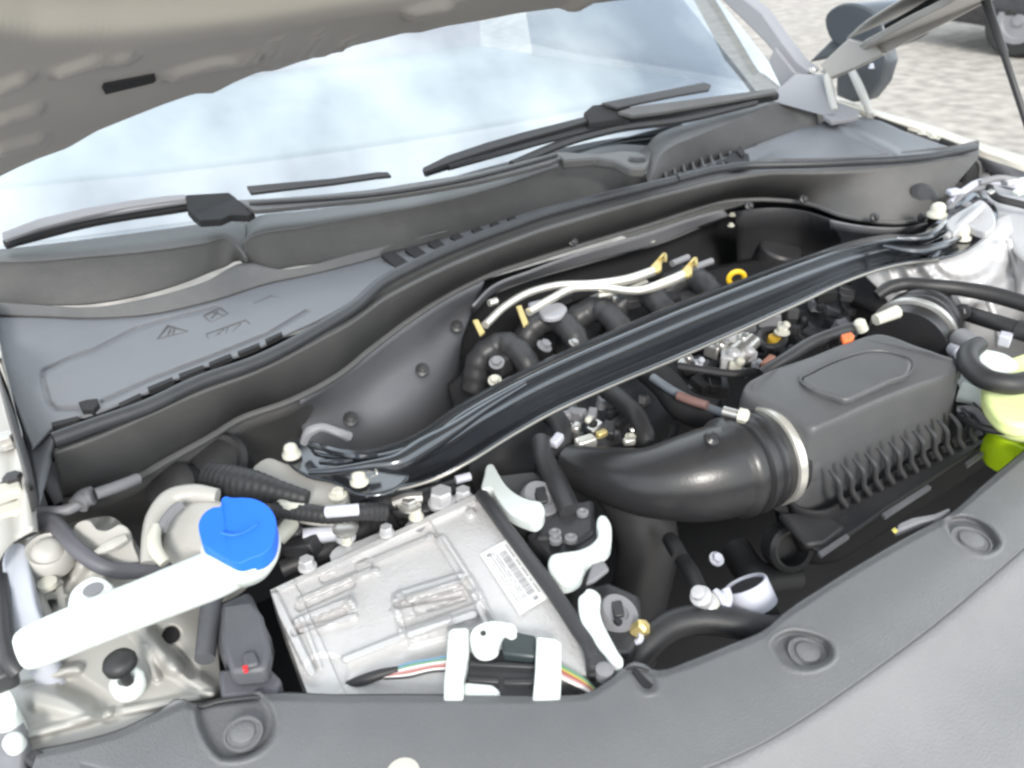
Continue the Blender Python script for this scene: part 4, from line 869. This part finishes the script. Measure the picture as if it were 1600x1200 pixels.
# plug in front of the module
pg = thing('harness_plug', 'white and black harness plug lying on the front cover edge', 'plug', tuple(P(785, 1030, .88)))
slab('plug_body', '728,1018 786,1012 840,1008 846,1115 728,1115', .902, .045, M['black'], pg, .003)
slab('plug_top', '784,988 800,984 838,992 838,1026 784,1020', .912, .02, mat('smoky black plastic', (.035, .045, .048), .35), pg, .003)
for a in ('730,1030 838,1036 838,1043 730,1038', '730,1056 780,1058 780,1066 730,1064', '786,1060 838,1060 838,1068 786,1068'): slab('plug_ridge', a, .906, .01, M['black'], pg, .0015)
slab('collar', '700,986 706,980 730,979 734,984 732,1020 724,1060 724,1120 692,1120 694,1060 698,1020', .914, .03, M['whitep'], pg, .004)
slab('collar', '838,996 842,994 868,997 877,1004 877,1050 874,1120 830,1120 836,1050', .915, .03, M['whitep'], pg, .004)
slab('latch', '736,1006 738,984 752,974 790,972 804,976 807,986 798,990 788,986 782,996 776,1014 764,1020 746,1018', .920, .010, M['whitep'], pg, .003, 60)
lathe('latch_hole', P(755, 989, .921), UP, [(4.5, -2), (4.5, .6), (2, 1)], M['black'], pg, 12)
slab('latch', '724,1064 770,1068 782,1078 778,1096 724,1110', .908, .012, M['whitep'], pg, .003)
wires = thing('wire_bundle', 'thin coloured wires entering the left side of the white plug', 'wires', tuple(P(665, 1040, .9)))
for k, (m, dy) in enumerate((('wblue', 0), ('wgreen', 4), ('wwhite', 8), ('wpink', 12), ('wred', 15), ('wwhite', 18), ('black', 22))):
    tube('wire', [P(600, 1052+dy*.4, .892), P(640, 1036+dy, .897), P(675, 1030+dy*.9, .900), P(706, 1024+dy*1.1, .902)], .0011, M[m], wires, 6, 16)
tube('tape_sleeve', [P(*a) for a in T('545,1072,.88 575,1060,.890 600,1052,.893 622,1046,.895')], [9, 9, 8, 5], M['rubber'], wires, 10, 20)
w2 = thing('wire_bundle', 'green, orange and pink wires leaving the right side of the white plug', 'wires', tuple(P(895, 1060, .9)))
for k, (m, dy) in enumerate((('wgreen', 0), ('wyel', 5), ('wred', 9), ('wpink', 13), ('wwhite', 17))):
    tube('wire', [P(868, 1036+dy, .902), P(890, 1048+dy, .902), P(912, 1062+dy*.8, .900), P(940, 1088+dy*.5, .892)], .0016, M[m], w2, 6, 16)

# ================================================================== WASHER FILLER
wf = thing('washer_filler_neck', 'long white washer filler neck with a bright blue cap', 'washer filler', tuple(P(200, 950, .9)))
tube('neck', [P(*a) for a in T('26,1020,.957 31,1018,.957 42,1014,.957 60,1007,.958 130,978,.960 220,943,.964 290,915,.967 340,895,.968 375,880,.966')], [20, 28, 33, 35, 37, 37, 38, 38, 34], M['whitep'], wf, 32, 60)
lathe('cup', P(377, 852, .985), (.05, -.25, .97), [(30, -56), (48, -44), (57, -20), (60, 0), (57, 8), (50, 8)], M['whitep'], wf, 36, ang=60)
prism('cap', [P(*a) for a in spl(T('312,836,1.006 310,818,1.009 320,800,1.012 334,792,1.013 345,790,1.014 346,779,1.015 352,775,1.0155 360,777,1.015 376,777,1.014 400,780,1.012 420,792,1.009 430,808,1.006 431,826,1.003 424,852,.998 410,866,.995 392,872,.994 374,880,.992 352,872,.994 332,860,.998 316,848,1.003'), 90, closed=True)], (0, 0, -.016), M['blue'], wf, bevel=.005, seg=4)
tube('cap_emboss', [P(*a) for a in T('345,832,1.0095 362,836,1.007 385,830,1.006 402,818,1.008')], .0013, M['blue'], wf, 6, 20)
slab('fixing_tab', '106,960 106,938 112,922 128,908 145,900 160,902 174,912 180,926 176,950 140,970', .972, .006, M['whitep'], wf, .002, 40)
lathe('tab_hole', P(145, 920, .9735), (0, 0, 1), [(15, -4), (15, -.5), (6, 0)], M['grey'], wf, 24)

# ================================================================== LEFT FRONT METAL
lp = thing('inner_wing_panel', 'folded beige metal panel in the near left corner of the bay', 'body panel', tuple(P(150, 1080, .85)))
def lz(x, y):
    h = 0
    for a, b, ww, hh in (((200, 960), (270, 1040), 16, .014), ((270, 1040), (330, 1080), 14, .012), ((30, 1060), (120, 1045), 10, .010), ((110, 1070), (170, 1110), 18, -.010), ((240, 985), (300, 1050), 10, -.010), ((40, 1150), (170, 1115), 8, .008), ((170, 1115), (330, 1085), 8, .006), ((60, 1090), (130, 1110), 20, .010), ((225, 1010), (245, 1060), 7, .008)):
        h += hh*(1-sm(ww*.3, ww*1.4, segd(x, y, a, b)))
    h -= .02*(1-sm(10, 15, math.hypot(x-268, y-991)))
    return h
loft('panel_sheet', [T('0,1000,.88 60,960,.89 140,930,.89 200,915,.89 260,900,.88 330,900,.86'),
                     T('0,1060,.88 60,1030,.885 140,1000,.89 210,975,.89 270,960,.89 340,950,.86'),
                     T('10,1110,.88 70,1085,.885 150,1060,.885 220,1040,.885 280,1030,.88 345,1050,.87'),
                     T('20,1165,.88 80,1150,.88 160,1130,.88 230,1110,.88 290,1095,.88 350,1075,.875'),
                     T('20,1220,.86 80,1210,.86 160,1190,.86 230,1170,.86 290,1150,.86 350,1120,.86')], M['paint'], lp, nu=120, nv=110, thick=.002, zoff=lz)
lathe('panel_hole', P(268, 991, .878), UP, [(.011, -.002), (.011, .001), (.005, .0012)], M['deep'], lp, 16)
loft('inner_panel', [T('20,850,.93 70,830,.93 120,815,.93 180,810,.92 200,830,.91 230,880,.89'),
                     T('30,900,.92 70,880,.925 120,870,.925 170,860,.92 200,880,.905 240,910,.88'),
                     T('50,960,.90 90,940,.90 130,930,.90 180,920,.90 220,915,.89 250,930,.87'),
                     T('60,1010,.88 100,1000,.88 140,980,.88 190,960,.88 240,950,.87 280,950,.85')], M['paint'], lp, nu=70, nv=50, thick=.002, zoff=lambda x, y: .008*math.sin(x*.11)*math.sin(y*.09+x*.03))
lathe('spring_seat', P(75, 862, .945), (.1, -.3, .9), [(38, -24), (38, 0), (30, 8), (24, 4), (18, 14), (8, 16)], M['paint'], lp, 28, ang=50)
prism('pressed_bracket', [P(*a) for a in spl(T('112,835,.95 118,818,.955 140,812,.958 152,826,.955 165,828,.955 190,818,.958 200,824,.955 208,850,.945 216,882,.93 200,886,.93 175,880,.935 150,870,.94 125,850,.945'), 40, closed=True)], (0, 0, -.02), M['paint'], lp, bevel=.005, seg=3)
tube('pressed_fold', [P(*a) for a in T('150,864,.95 175,852,.955 198,840,.957')], [.003, .006, .004], M['paint'], lp, 8, 16)
tube('support_bar', [P(*a) for a in T('50,900,.925 62,940,.92 80,985,.91')], [.006, .006, .006], M['paint'], lp, 8, 12)
tube('support_bar', [P(*a) for a in T('48,945,.915 80,930,.915 105,935,.912')], [.004, .004, .004], M['paint'], lp, 8, 12)
tube('support_bar', [P(*a) for a in T('85,900,.92 95,930,.915 100,965,.905')], [.005, .004, .005], M['paint'], lp, 8, 12)
box('nut_plate', P(72, 915, .922), .025, .02, .006, M['steel'], lp, (1, .4, 0))
lathe('washer', P(74, 912, .93), UP, [(.009, -.003), (.009, .002), (.004, .003)], M['cream'], lp, 14)
hb = thing('headlamp_housing', 'pale blue grey headlamp housing column at the left edge', 'headlamp', tuple(P(50, 950, .85)))
prism('housing_body', [P(*a) for a in spl(T('8,860,.955 20,848,.955 34,846,.955 44,880,.95 56,940,.945 68,990,.94 60,1006,.935 30,1010,.935 16,990,.94 10,930,.95'), 36, closed=True)], (0, 0, -.08), mat('blue grey plastic', (.48, .50, .56), .4), hb, bevel=.005, seg=3)
tube('rim_seal', [P(*a) for a in T('0,905,.95 4,960,.95 10,1010,.945 20,1040,.94 30,1050,.935')], .008, M['black'], hb, 10, 30)
prism('lens_edge', [P(*a) for a in spl(T('-30,1060,.92 0,1056,.925 14,1075,.92 24,1110,.915 10,1130,.91 -30,1130,.91'), 30, closed=True)], (0, 0, -.05), M['whitep'], hb, bevel=.006, seg=3)
slab('lamp_bracket', '-20,1110 10,1100 26,1106 36,1130 40,1170 30,1230 -20,1240', .90, .02, M['grey'], hb, .004, 30)
lathe('white_knob', P(20, 1158, .912), (0, -.3, 1), [(15, -20), (15, 0), (11, 8), (0, 10)], M['whitep'], hb, 20, ang=60)
box('adjuster', P(60, 1192, .895), 26, 34, 30, M['black'], hb, (1, .5, 0), bevel=.003)
box('adjuster', P(5, 1050, .93), .02, .03, .02, M['black'], hb, bevel=.004)
stop = thing('hood_buffer', 'dark rubber hood buffer knob in a white clip on the beige panel', 'rubber buffer', tuple(P(195, 1070, .88)))
cb = P(199, 1066, .90)
lathe('clip', cb, (0, -.15, 1), [(25, -16), (26, 4), (20, 10), (13, 10), (12, 0)], M['whitep'], stop, 28, ang=60)
lathe('stem', P(195, 1056, .912), (-.1, .1, 1), [(9, -20), (9, 24)], M['rubber'], stop, 16)
lathe('knob', P(187, 1036, .937), (-.1, .05, 1), [(18, -14), (25, -8), (26, 2), (22, 10), (10, 14), (0, 14)], M['rubber'], stop, 24, ang=60)

M['slate'] = mat('slate plastic', (.085, .088, .10), .5, dirt=.2, dirtcol=(.2, .2, .2))
cs = thing('wiring_connector', 'dark grey connector block with red tab under the blue cap', 'connector', tuple(P(380, 990, .85)))
box('connector_body', P(375, 990, .885), 74, 120, 50, M['slate'], cs, (1, -.05, .0), bevel=.006)
slab('connector_top', '345,945 395,938 410,960 422,1010 415,1045 360,1050 345,1000', .925, .02, M['slate'], cs, .004)
tube('corrugated_sleeve', [P(*a) for a in T('350,900,.90 330,940,.905 325,980,.905 320,1030,.90')], 16, M['slate'], cs, 10, 40)
slab('latch', '378,1020 398,1016 404,1036 382,1042', .93, .006, M['slate'], cs, .002); slab('red_tab', '378,1040 387,1038 387,1046 380,1048', .93, .004, M['red'], cs, .0005)
slab('connector_base', '340,1045 420,1040 440,1060 430,1085 345,1090', .90, .02, mat('slate plastic dark', (.10, .10, .115), .5), cs, .004)

# ================================================================== CANISTER, CABLE, HOSES AT LEFT
can = thing('canister', 'rounded pale metal canister with a clip strap beside the blue cap', 'canister', tuple(P(290, 840, .88)))
lathe('can_body', P(318, 840, .925), (-.15, -.25, .95), [(60, -100), (62, -12), (60, 14), (50, 34), (34, 42), (0, 44)], M['paint'], can, 40, ang=70)
tube('band', [P(*a) for a in T('340,776,.955 300,772,.958 268,780,.957 246,805,.955 236,840,.948 232,880,.935')], [13, 16, 17, 16, 14, 12], M['paint'], can, 12, 40)
tube('clip_strap', [P(*a) for a in T('282,790,.968 270,800,.968 258,815,.966 252,828,.964')], .0055, M['grey'], can, 8, 20)
tube('clip_bar', [P(*a) for a in T('244,824,.966 240,842,.965 244,862,.962 258,880,.955')], [9, 11, 11, 9], M['cream'], can, 10, 24)
cab = thing('release_cable', 'grey release cable running from the left edge below the cowl', 'cable', tuple(P(80, 800, .93)))
tube('cable', [P(*a) for a in T('-30,806,.945 20,803,.95 70,800,.952 110,795,.953 125,786,.955')], .006, M['grey'], cab, 10, 30)
tube('ferrule', [P(*a) for a in T('122,790,.955 132,778,.957 145,774,.958')], .010, M['grey'], cab, 10, 12)
tube('cable', [P(*a) for a in T('150,772,.957 190,758,.955 215,748,.95')], .0065, M['grey'], cab, 10, 12)
hl = thing('drain_hose', 'dark grey hose bending down behind the beige bracket at left', 'hose', tuple(P(150, 860, .93)))
tube('hose', [P(*a) for a in T('-30,855,.945 10,838,.95 45,818,.952 75,815,.955 100,835,.955 125,862,.953 150,880,.945 185,892,.935 230,890,.925 300,880,.9')], 13, mat('slate rubber', (.10, .10, .115), .5), hl, 12, 70)
pst = thing('support_post', 'grey cylindrical post standing by the left end of the cowl', 'post', tuple(P(90, 770, .88)))
tube('post_body', [P(76, 728, .955), P(84, 750, .945), P(100, 782, .925)], [.009, .011, .010], M['grey'], pst, 14, 12)
bf = thing('hose_fitting', 'black round fitting and corrugated hoses between canister and brace', 'hose fitting', tuple(P(370, 740, .9)))
lathe('round_cap', P(335, 722, .90), (-.3, -.5, .8), [(.040, -.03), (.040, 0), (.034, .006), (.028, .004), (.020, .008)], M['rubber'], bf, 30)
lathe('round_cap', P(266, 760, .90), (-.5, -.5, .7), [(.03, -.03), (.03, 0), (.02, .006)], M['rubber'], bf, 26)
tube('corrugated_hose', [P(*a) for a in T('330,745,.94 360,752,.945 400,760,.948 440,770,.945 480,780,.94')], [24, 26, 24, 18, 14], M['rubber'], bf, 14, 70, wav=lambda t: 1+.03*math.sin(t*100))
tube('corrugated_hose', [P(*a) for a in T('430,795,.935 470,800,.938 520,805,.938 560,800,.935 600,800,.92')], 14, M['rubber'], bf, 12, 80, wav=lambda t: 1+.04*math.sin(t*130))
tube('cable_tie', [P(*a) for a in T('437,785,.94 455,792,.944 475,794,.942')], .005, M['cream'], bf, 8, 12)
tube('cable_tie', [P(*a) for a in T('510,800,.95 535,798,.952 560,796,.95')], .006, M['lgrey'], bf, 8, 12)
for k in range(34):
    x = random.uniform(440, 700); y = 800-(x-440)*.05+random.uniform(-10, 70)-(x-440)*.12; s = random.uniform(.008, .02)
    box('small_clip', P(x, y, random.uniform(.85, .88)), s*2, s, s, M[random.choice(['deep', 'black', 'black', 'rubber', 'grey'])], bf, (random.uniform(-1, 1), random.uniform(-1, 1), .2), bevel=.002)
for a in (T('430,860,.86 480,850,.87 540,840,.87 600,800,.87'), T('440,890,.86 500,865,.865 560,830,.868 640,790,.868'), T('560,800,.90 600,785,.90 650,780,.89 720,760,.88')):
    tube('harness', [P(*q) for q in a], .011, M['rubber'], bf, 10, 40)
slab('mount_plate', '590,775 610,765 660,768 680,790 650,800 610,795', .89, .01, M['black'], bf, .003, 24)
tube('bracket_arm', [P(*a) for a in T('615,785,.905 635,778,.91 660,776,.91')], .006, M['steel'], bf, 8, 12)
bolt(P(640, 788, .905), .009, M['steel'], bf, name='bracket_bolt')
tube('pale_pipe', [P(475, 838, .885), P(530, 832, .885)], .009, M['lgrey'], bf, 10); tube('pale_pipe', [P(434, 842, .90), P(450, 825, .905), P(455, 818, .905)], .009, M['cream'], bf, 10, 10)
tube('pale_pipe', [P(712, 750, .90), P(735, 744, .90)], .005, M['lgrey'], bf, 8)

# ================================================================== FRONT HOSES
fh = thing('radiator_hose', 'curved dark rubber hose along the inner edge of the front cover', 'hose', tuple(P(1080, 980, .85)))
tube('hose', [P(*a) for a in T('960,1090,.83 985,1050,.855 1010,1010,.87 1050,978,.878 1100,968,.88 1150,975,.878 1200,985,.87 1260,980,.85')], 24, M['rubber'], fh, 18, 70)
qn = thing('hose_coupling', 'silver quick coupling standing on the curved front hose', 'coupling', tuple(P(1098, 930, .87)))
d3 = (P(1082, 912, .93)-P(1106, 946, .89)).normalized()
lathe('coupling_body', P(1104, 944, .892), d3, [(17, -6), (17, 4), (13, 8), (13, 20), (17, 24), (17, 30), (11, 34), (11, 44), (6, 46)], M['cast'], qn, 24)
lathe('coupling_ring', P(1104, 944, .892), d3, [(19, -6), (19, 2), (15, 3)], M['cream'], qn, 24)
rg = thing('white_ring_clamp', 'pale grey plastic ring clamp with a side tab deep in the bay', 'ring clamp', tuple(P(1168, 925, .87)))
d4 = Vector((-.1, .75, 1)).normalized()
lathe('ring_band', P(1172, 930, .875), d4, [(35, -22), (36, -20), (36, 18), (35, 20), (32, 20), (31, -18)], M['lgrey'], rg, 40)
tube('ring_tab', [P(1134, 948, .885), P(1124, 932, .89), P(1116, 922, .893)], [8, 9, 5], M['lgrey'], rg, 8, 10); tube('ring_tab', [P(1134, 950, .885), P(1138, 935, .89), P(1134, 920, .895)], 7, M['lgrey'], rg, 8, 10)
lathe('ring_core', P(1172, 930, .875), d4, [(30, -60), (30, 16), (20, 17)], M['deep'], rg, 30)
for a, r in ((T('1050,850,.82 1070,880,.84 1085,905,.86 1095,930,.87'), .009), (T('1046,842,.84 1056,856,.845 1062,868,.845'), .009), (T('1150,860,.76 1180,900,.76 1240,900,.74'), .02)):
    t_ = thing('vacuum_hose', {842: 'short dark hose end sticking up between the elbow and coupling', 850: 'thin dark hose dropping onto the silver coupling', 860: 'dark pipe deep below the filter box corner'}[int(a[0][1])], 'hose', tuple(P(*a[0])))
    tube('hose', [P(*q) for q in a], r, M['rubber'], t_, 10, 30)
bz = thing('brass_plug', 'small yellow metal plug beside the lower pale lever', 'plug', tuple(P(1003, 978, .89)))
lathe('plug_head', P(1004, 980, .89), (.5, -.4, .8), [(.008, -.01), (.008, .002), (.005, .005)], M['brass'], bz, 6); tube('plug_wire', [P(988, 1005, .88), P(1000, 1000, .885), P(1000, 985, .888)], .003, M['lgrey'], bz, 6, 10)
bolt(P(1120, 873, .83), .006, M['lgrey'], eng, (0, -.5, 1), 'engine_bolt')
lc = thing('latch_cable_clip', 'pale clip and green wire behind the front cover right of the slot', 'clip', tuple(P(1430, 812, .9)))
slab('clip_body', '1400,830 1404,817 1425,808 1460,802 1484,792 1486,797 1468,810 1440,815 1412,826', .903, .01, M['grey'], lc, .003)
tube('green_wire', [P(1396, 831, .905), P(1401, 827, .908)], .0028, M['wyel'], lc, 6)

# ================================================================== FRONT COVER
fc = thing('front_cover', 'broad grey grained plastic cover along the front of the bay with push pins', 'radiator cover', tuple(P(900, 1150, .88)))
rear = T('60,1172,.905 120,1160,.907 190,1140,.908 240,1116,.909 290,1094,.91 302,1100,.91 340,1092,.91 430,1083,.912 520,1086,.914 640,1086,.915 760,1087,.916 860,1087,.917 920,1082,.917 950,1064,.917 985,1040,.917 1030,1048,.917 1080,1032,.917 1140,1008,.917 1195,985,.917 1230,955,.917 1290,915,.917 1360,872,.916 1430,832,.915 1480,806,.914 1540,755,.912 1600,705,.91 1680,640,.905')
r2 = T('40,1230,.907 140,1225,.909 240,1200,.912 290,1175,.914 340,1165,.914 430,1150,.916 520,1150,.918 640,1148,.920 760,1146,.921 860,1144,.922 940,1138,.922 1000,1120,.922 1060,1104,.922 1120,1085,.922 1190,1060,.922 1250,1035,.922 1310,1000,.922 1370,960,.922 1430,915,.921 1490,870,.92 1540,828,.918 1590,790,.916 1640,750,.912 1700,700,.908')
r3 = T('0,1320,.905 200,1310,.908 400,1300,.912 600,1290,.915 800,1270,.918 950,1240,.920 1050,1215,.921 1120,1192,.921 1190,1160,.921 1260,1118,.920 1330,1070,.920 1400,1020,.919 1480,958,.918 1560,890,.915 1640,820,.911 1720,750,.906')
r4 = T('0,1370,.903 200,1355,.906 400,1345,.910 600,1330,.913 800,1305,.914 950,1275,.915 1050,1250,.915 1140,1222,.914 1210,1188,.912 1290,1140,.910 1360,1095,.909 1430,1045,.908 1500,990,.906 1580,925,.903 1650,860,.90 1740,780,.896')
r5 = T('0,1600,.85 200,1590,.85 400,1570,.85 600,1550,.85 800,1520,.85 1000,1480,.85 1150,1440,.85 1300,1400,.85 1430,1350,.85 1550,1290,.85 1650,1220,.85 1750,1130,.85 1850,1020,.85 1950,900,.85')
def wpx(x, y, z): return proj((x, y, z))+(z,)
rear += [wpx(1.30, .42, .90), wpx(1.72, .62, .89)]; r2 += [wpx(1.32, .36, .90), wpx(1.74, .56, .89)]; r3 += [wpx(1.35, .28, .90), wpx(1.77, .48, .885)]
r4 += [wpx(1.36, .26, .89), wpx(1.79, .45, .875)]; r5 += [wpx(1.45, .05, .84), wpx(1.85, .24, .82)]
pins = [(375, 1136, 34, 40), (1256, 1014, 42, 30), (1516, 844, 40, 24)]
dep = [[(308, 1100), (400, 1084), (416, 1094), (428, 1150), (420, 1162), (360, 1188), (344, 1186), (330, 1172)], [(1205, 1004), (1225, 988), (1262, 988), (1300, 1010), (1302, 1026), (1280, 1042), (1240, 1044), (1216, 1030)], [(1478, 812), (1500, 806), (1556, 836), (1562, 852), (1545, 864), (1520, 862), (1486, 836)], [(976, 1040), (995, 1036), (1024, 1062), (1024, 1078), (1010, 1082), (985, 1056)]]
dep = [[tuple(q[:2]) for q in spl(d, 26, closed=True)] for d in dep]
def fz(x, y):
    h = 0
    for k, d in enumerate(dep):
        s_ = polysd(x, y, d) if abs(x-d[0][0]) < 200 and abs(y-d[0][1]) < 200 else 99
        h -= (.010 if k < 3 else .005)*(1-sm(-7, 2, s_))
        h += .0012*(1-sm(0, 5, abs(s_-4)))
    h -= .006*(1-sm(0, 14, abs(y-np.interp(x, [r[0] for r in rear], [r[1] for r in rear]))))
    d = segd(x, y, (130, 1195), (190, 1210)); h -= .001*(1-sm(0, 6, d))
    return h
loft('cover_sheet', [rear, r2, [(a, b, c) for a, b, c in r3]], M['slam'], fc, nu=640, nv=110, thick=.004, zoff=fz)
M['cover_sheen'] = mat('cover plastic with painted sheen', (.165, .166, .172), .5, grain=.5, gscale=500, dirt=.3, dirtcol=(.2, .2, .2))  # cover plastic made lighter to imitate sheen on its front curve
loft('sheen_lip', [[(a-2, b-3, c-.002) for a, b, c in r3], [(a+8, b+8, c-.001) for a, b, c in r3], r4, r5], M['cover_sheen'], fc, nu=160, nv=30, thick=.004)
rl = [(a, b+2, c-.006) for a, b, c in rear]
loft('rear_lip', [rl, [(a, b-4, c-.02) for a, b, c in rl], [(a, b-2, c-.04) for a, b, c in rl]], M['black'], fc, nu=120, nv=3, thick=.003)
for i, (x, y) in enumerate(((380, 1146), (1262, 1020), (1518, 844))):
    p = lathe('push_pin', P(x, y, .9135), (0, -.08, 1), [(30, -5), (30, .8), (27, 1), (26, -2), (19, -2), (18, 3), (15, 4.5), (0, 5)], M['slam'], fc, 28)
slab('pin_slot', '988,1048 998,1048 1020,1070 1014,1078 1004,1074', .9155, .003, M['deep'], fc, 0)
tube('rear_bead', [P(*a) for a in T('1200,1000,.90 1260,958,.902 1330,910,.903 1400,868,.903 1470,822,.902')], .007, M['black'], fc, 8, 40)
lathe('push_pin', P(630, 1208, .9195), UP, [(26, -3), (26, 2), (18, 3)], M['cream'], fc, 20)

# ================================================================== CAR BEHIND
pk = thing('parked_car', 'dark parked car whose wheel and sill show at the top right', 'car', (9.4, 5.0, 0))
sec = [(.9, .45, .62), (1.1, .28, .80), (1.6, .24, .92), (2.8, .22, .98), (4.2, .22, .98), (5.2, .26, .92), (5.65, .40, .75)]
V, Fc = [], []
for y, z0, z1 in sec:
    V += [(8.66, y, z0), (8.56, y, z0+.18), (8.60, y, z1-.08), (8.72, y, z1), (10.2, y, z1), (10.34, y, z1-.08), (10.38, y, z0+.18), (10.28, y, z0)]
for i in range(len(sec)-1):
    for k in range(8): Fc.append((i*8+k, i*8+(k+1) % 8, (i+1)*8+(k+1) % 8, (i+1)*8+k))
Fc += [tuple(range(7, -1, -1)), tuple((len(sec)-1)*8+k for k in range(8))]
mk('body', V, Fc, M['darkp'], pk, bevel=.03)
mk('cabin', [(8.72, 1.4, .95), (10.2, 1.4, .95), (10.2, 4.6, .95), (8.72, 4.6, .95), (8.9, 2.0, 1.42), (10.05, 2.0, 1.42), (10.05, 3.9, 1.42), (8.9, 3.9, 1.42)], [(0, 1, 5, 4), (1, 2, 6, 5), (2, 3, 7, 6), (3, 0, 4, 7), (4, 5, 6, 7)], M['glass'], pk, bevel=.02)
box('sill', (8.6, 2.8, .24), .06, 1.9, .08, M['grey'], pk)
for x in (8.62, 10.2):
    for y in (4.35, 1.75):
        d = 1 if x > 9 else -1
        t_ = lathe('wheel', (x, y, .33), (d, 0, 0), [(.20, -.2), (.31, -.18), (.33, -.1), (.33, .02), (.30, .05), (.22, .05), (.21, .02), (.05, .03), (0, .04)], M['tyre'], pk, 32)
        lathe('rim', (x+d*.035, y, .33), (d, 0, 0), [(.21, -.01), (.21, .01), (.16, .012), (.15, -.004), (.06, .0), (.05, .02), (0, .02)], M['grey'], t_, 20)
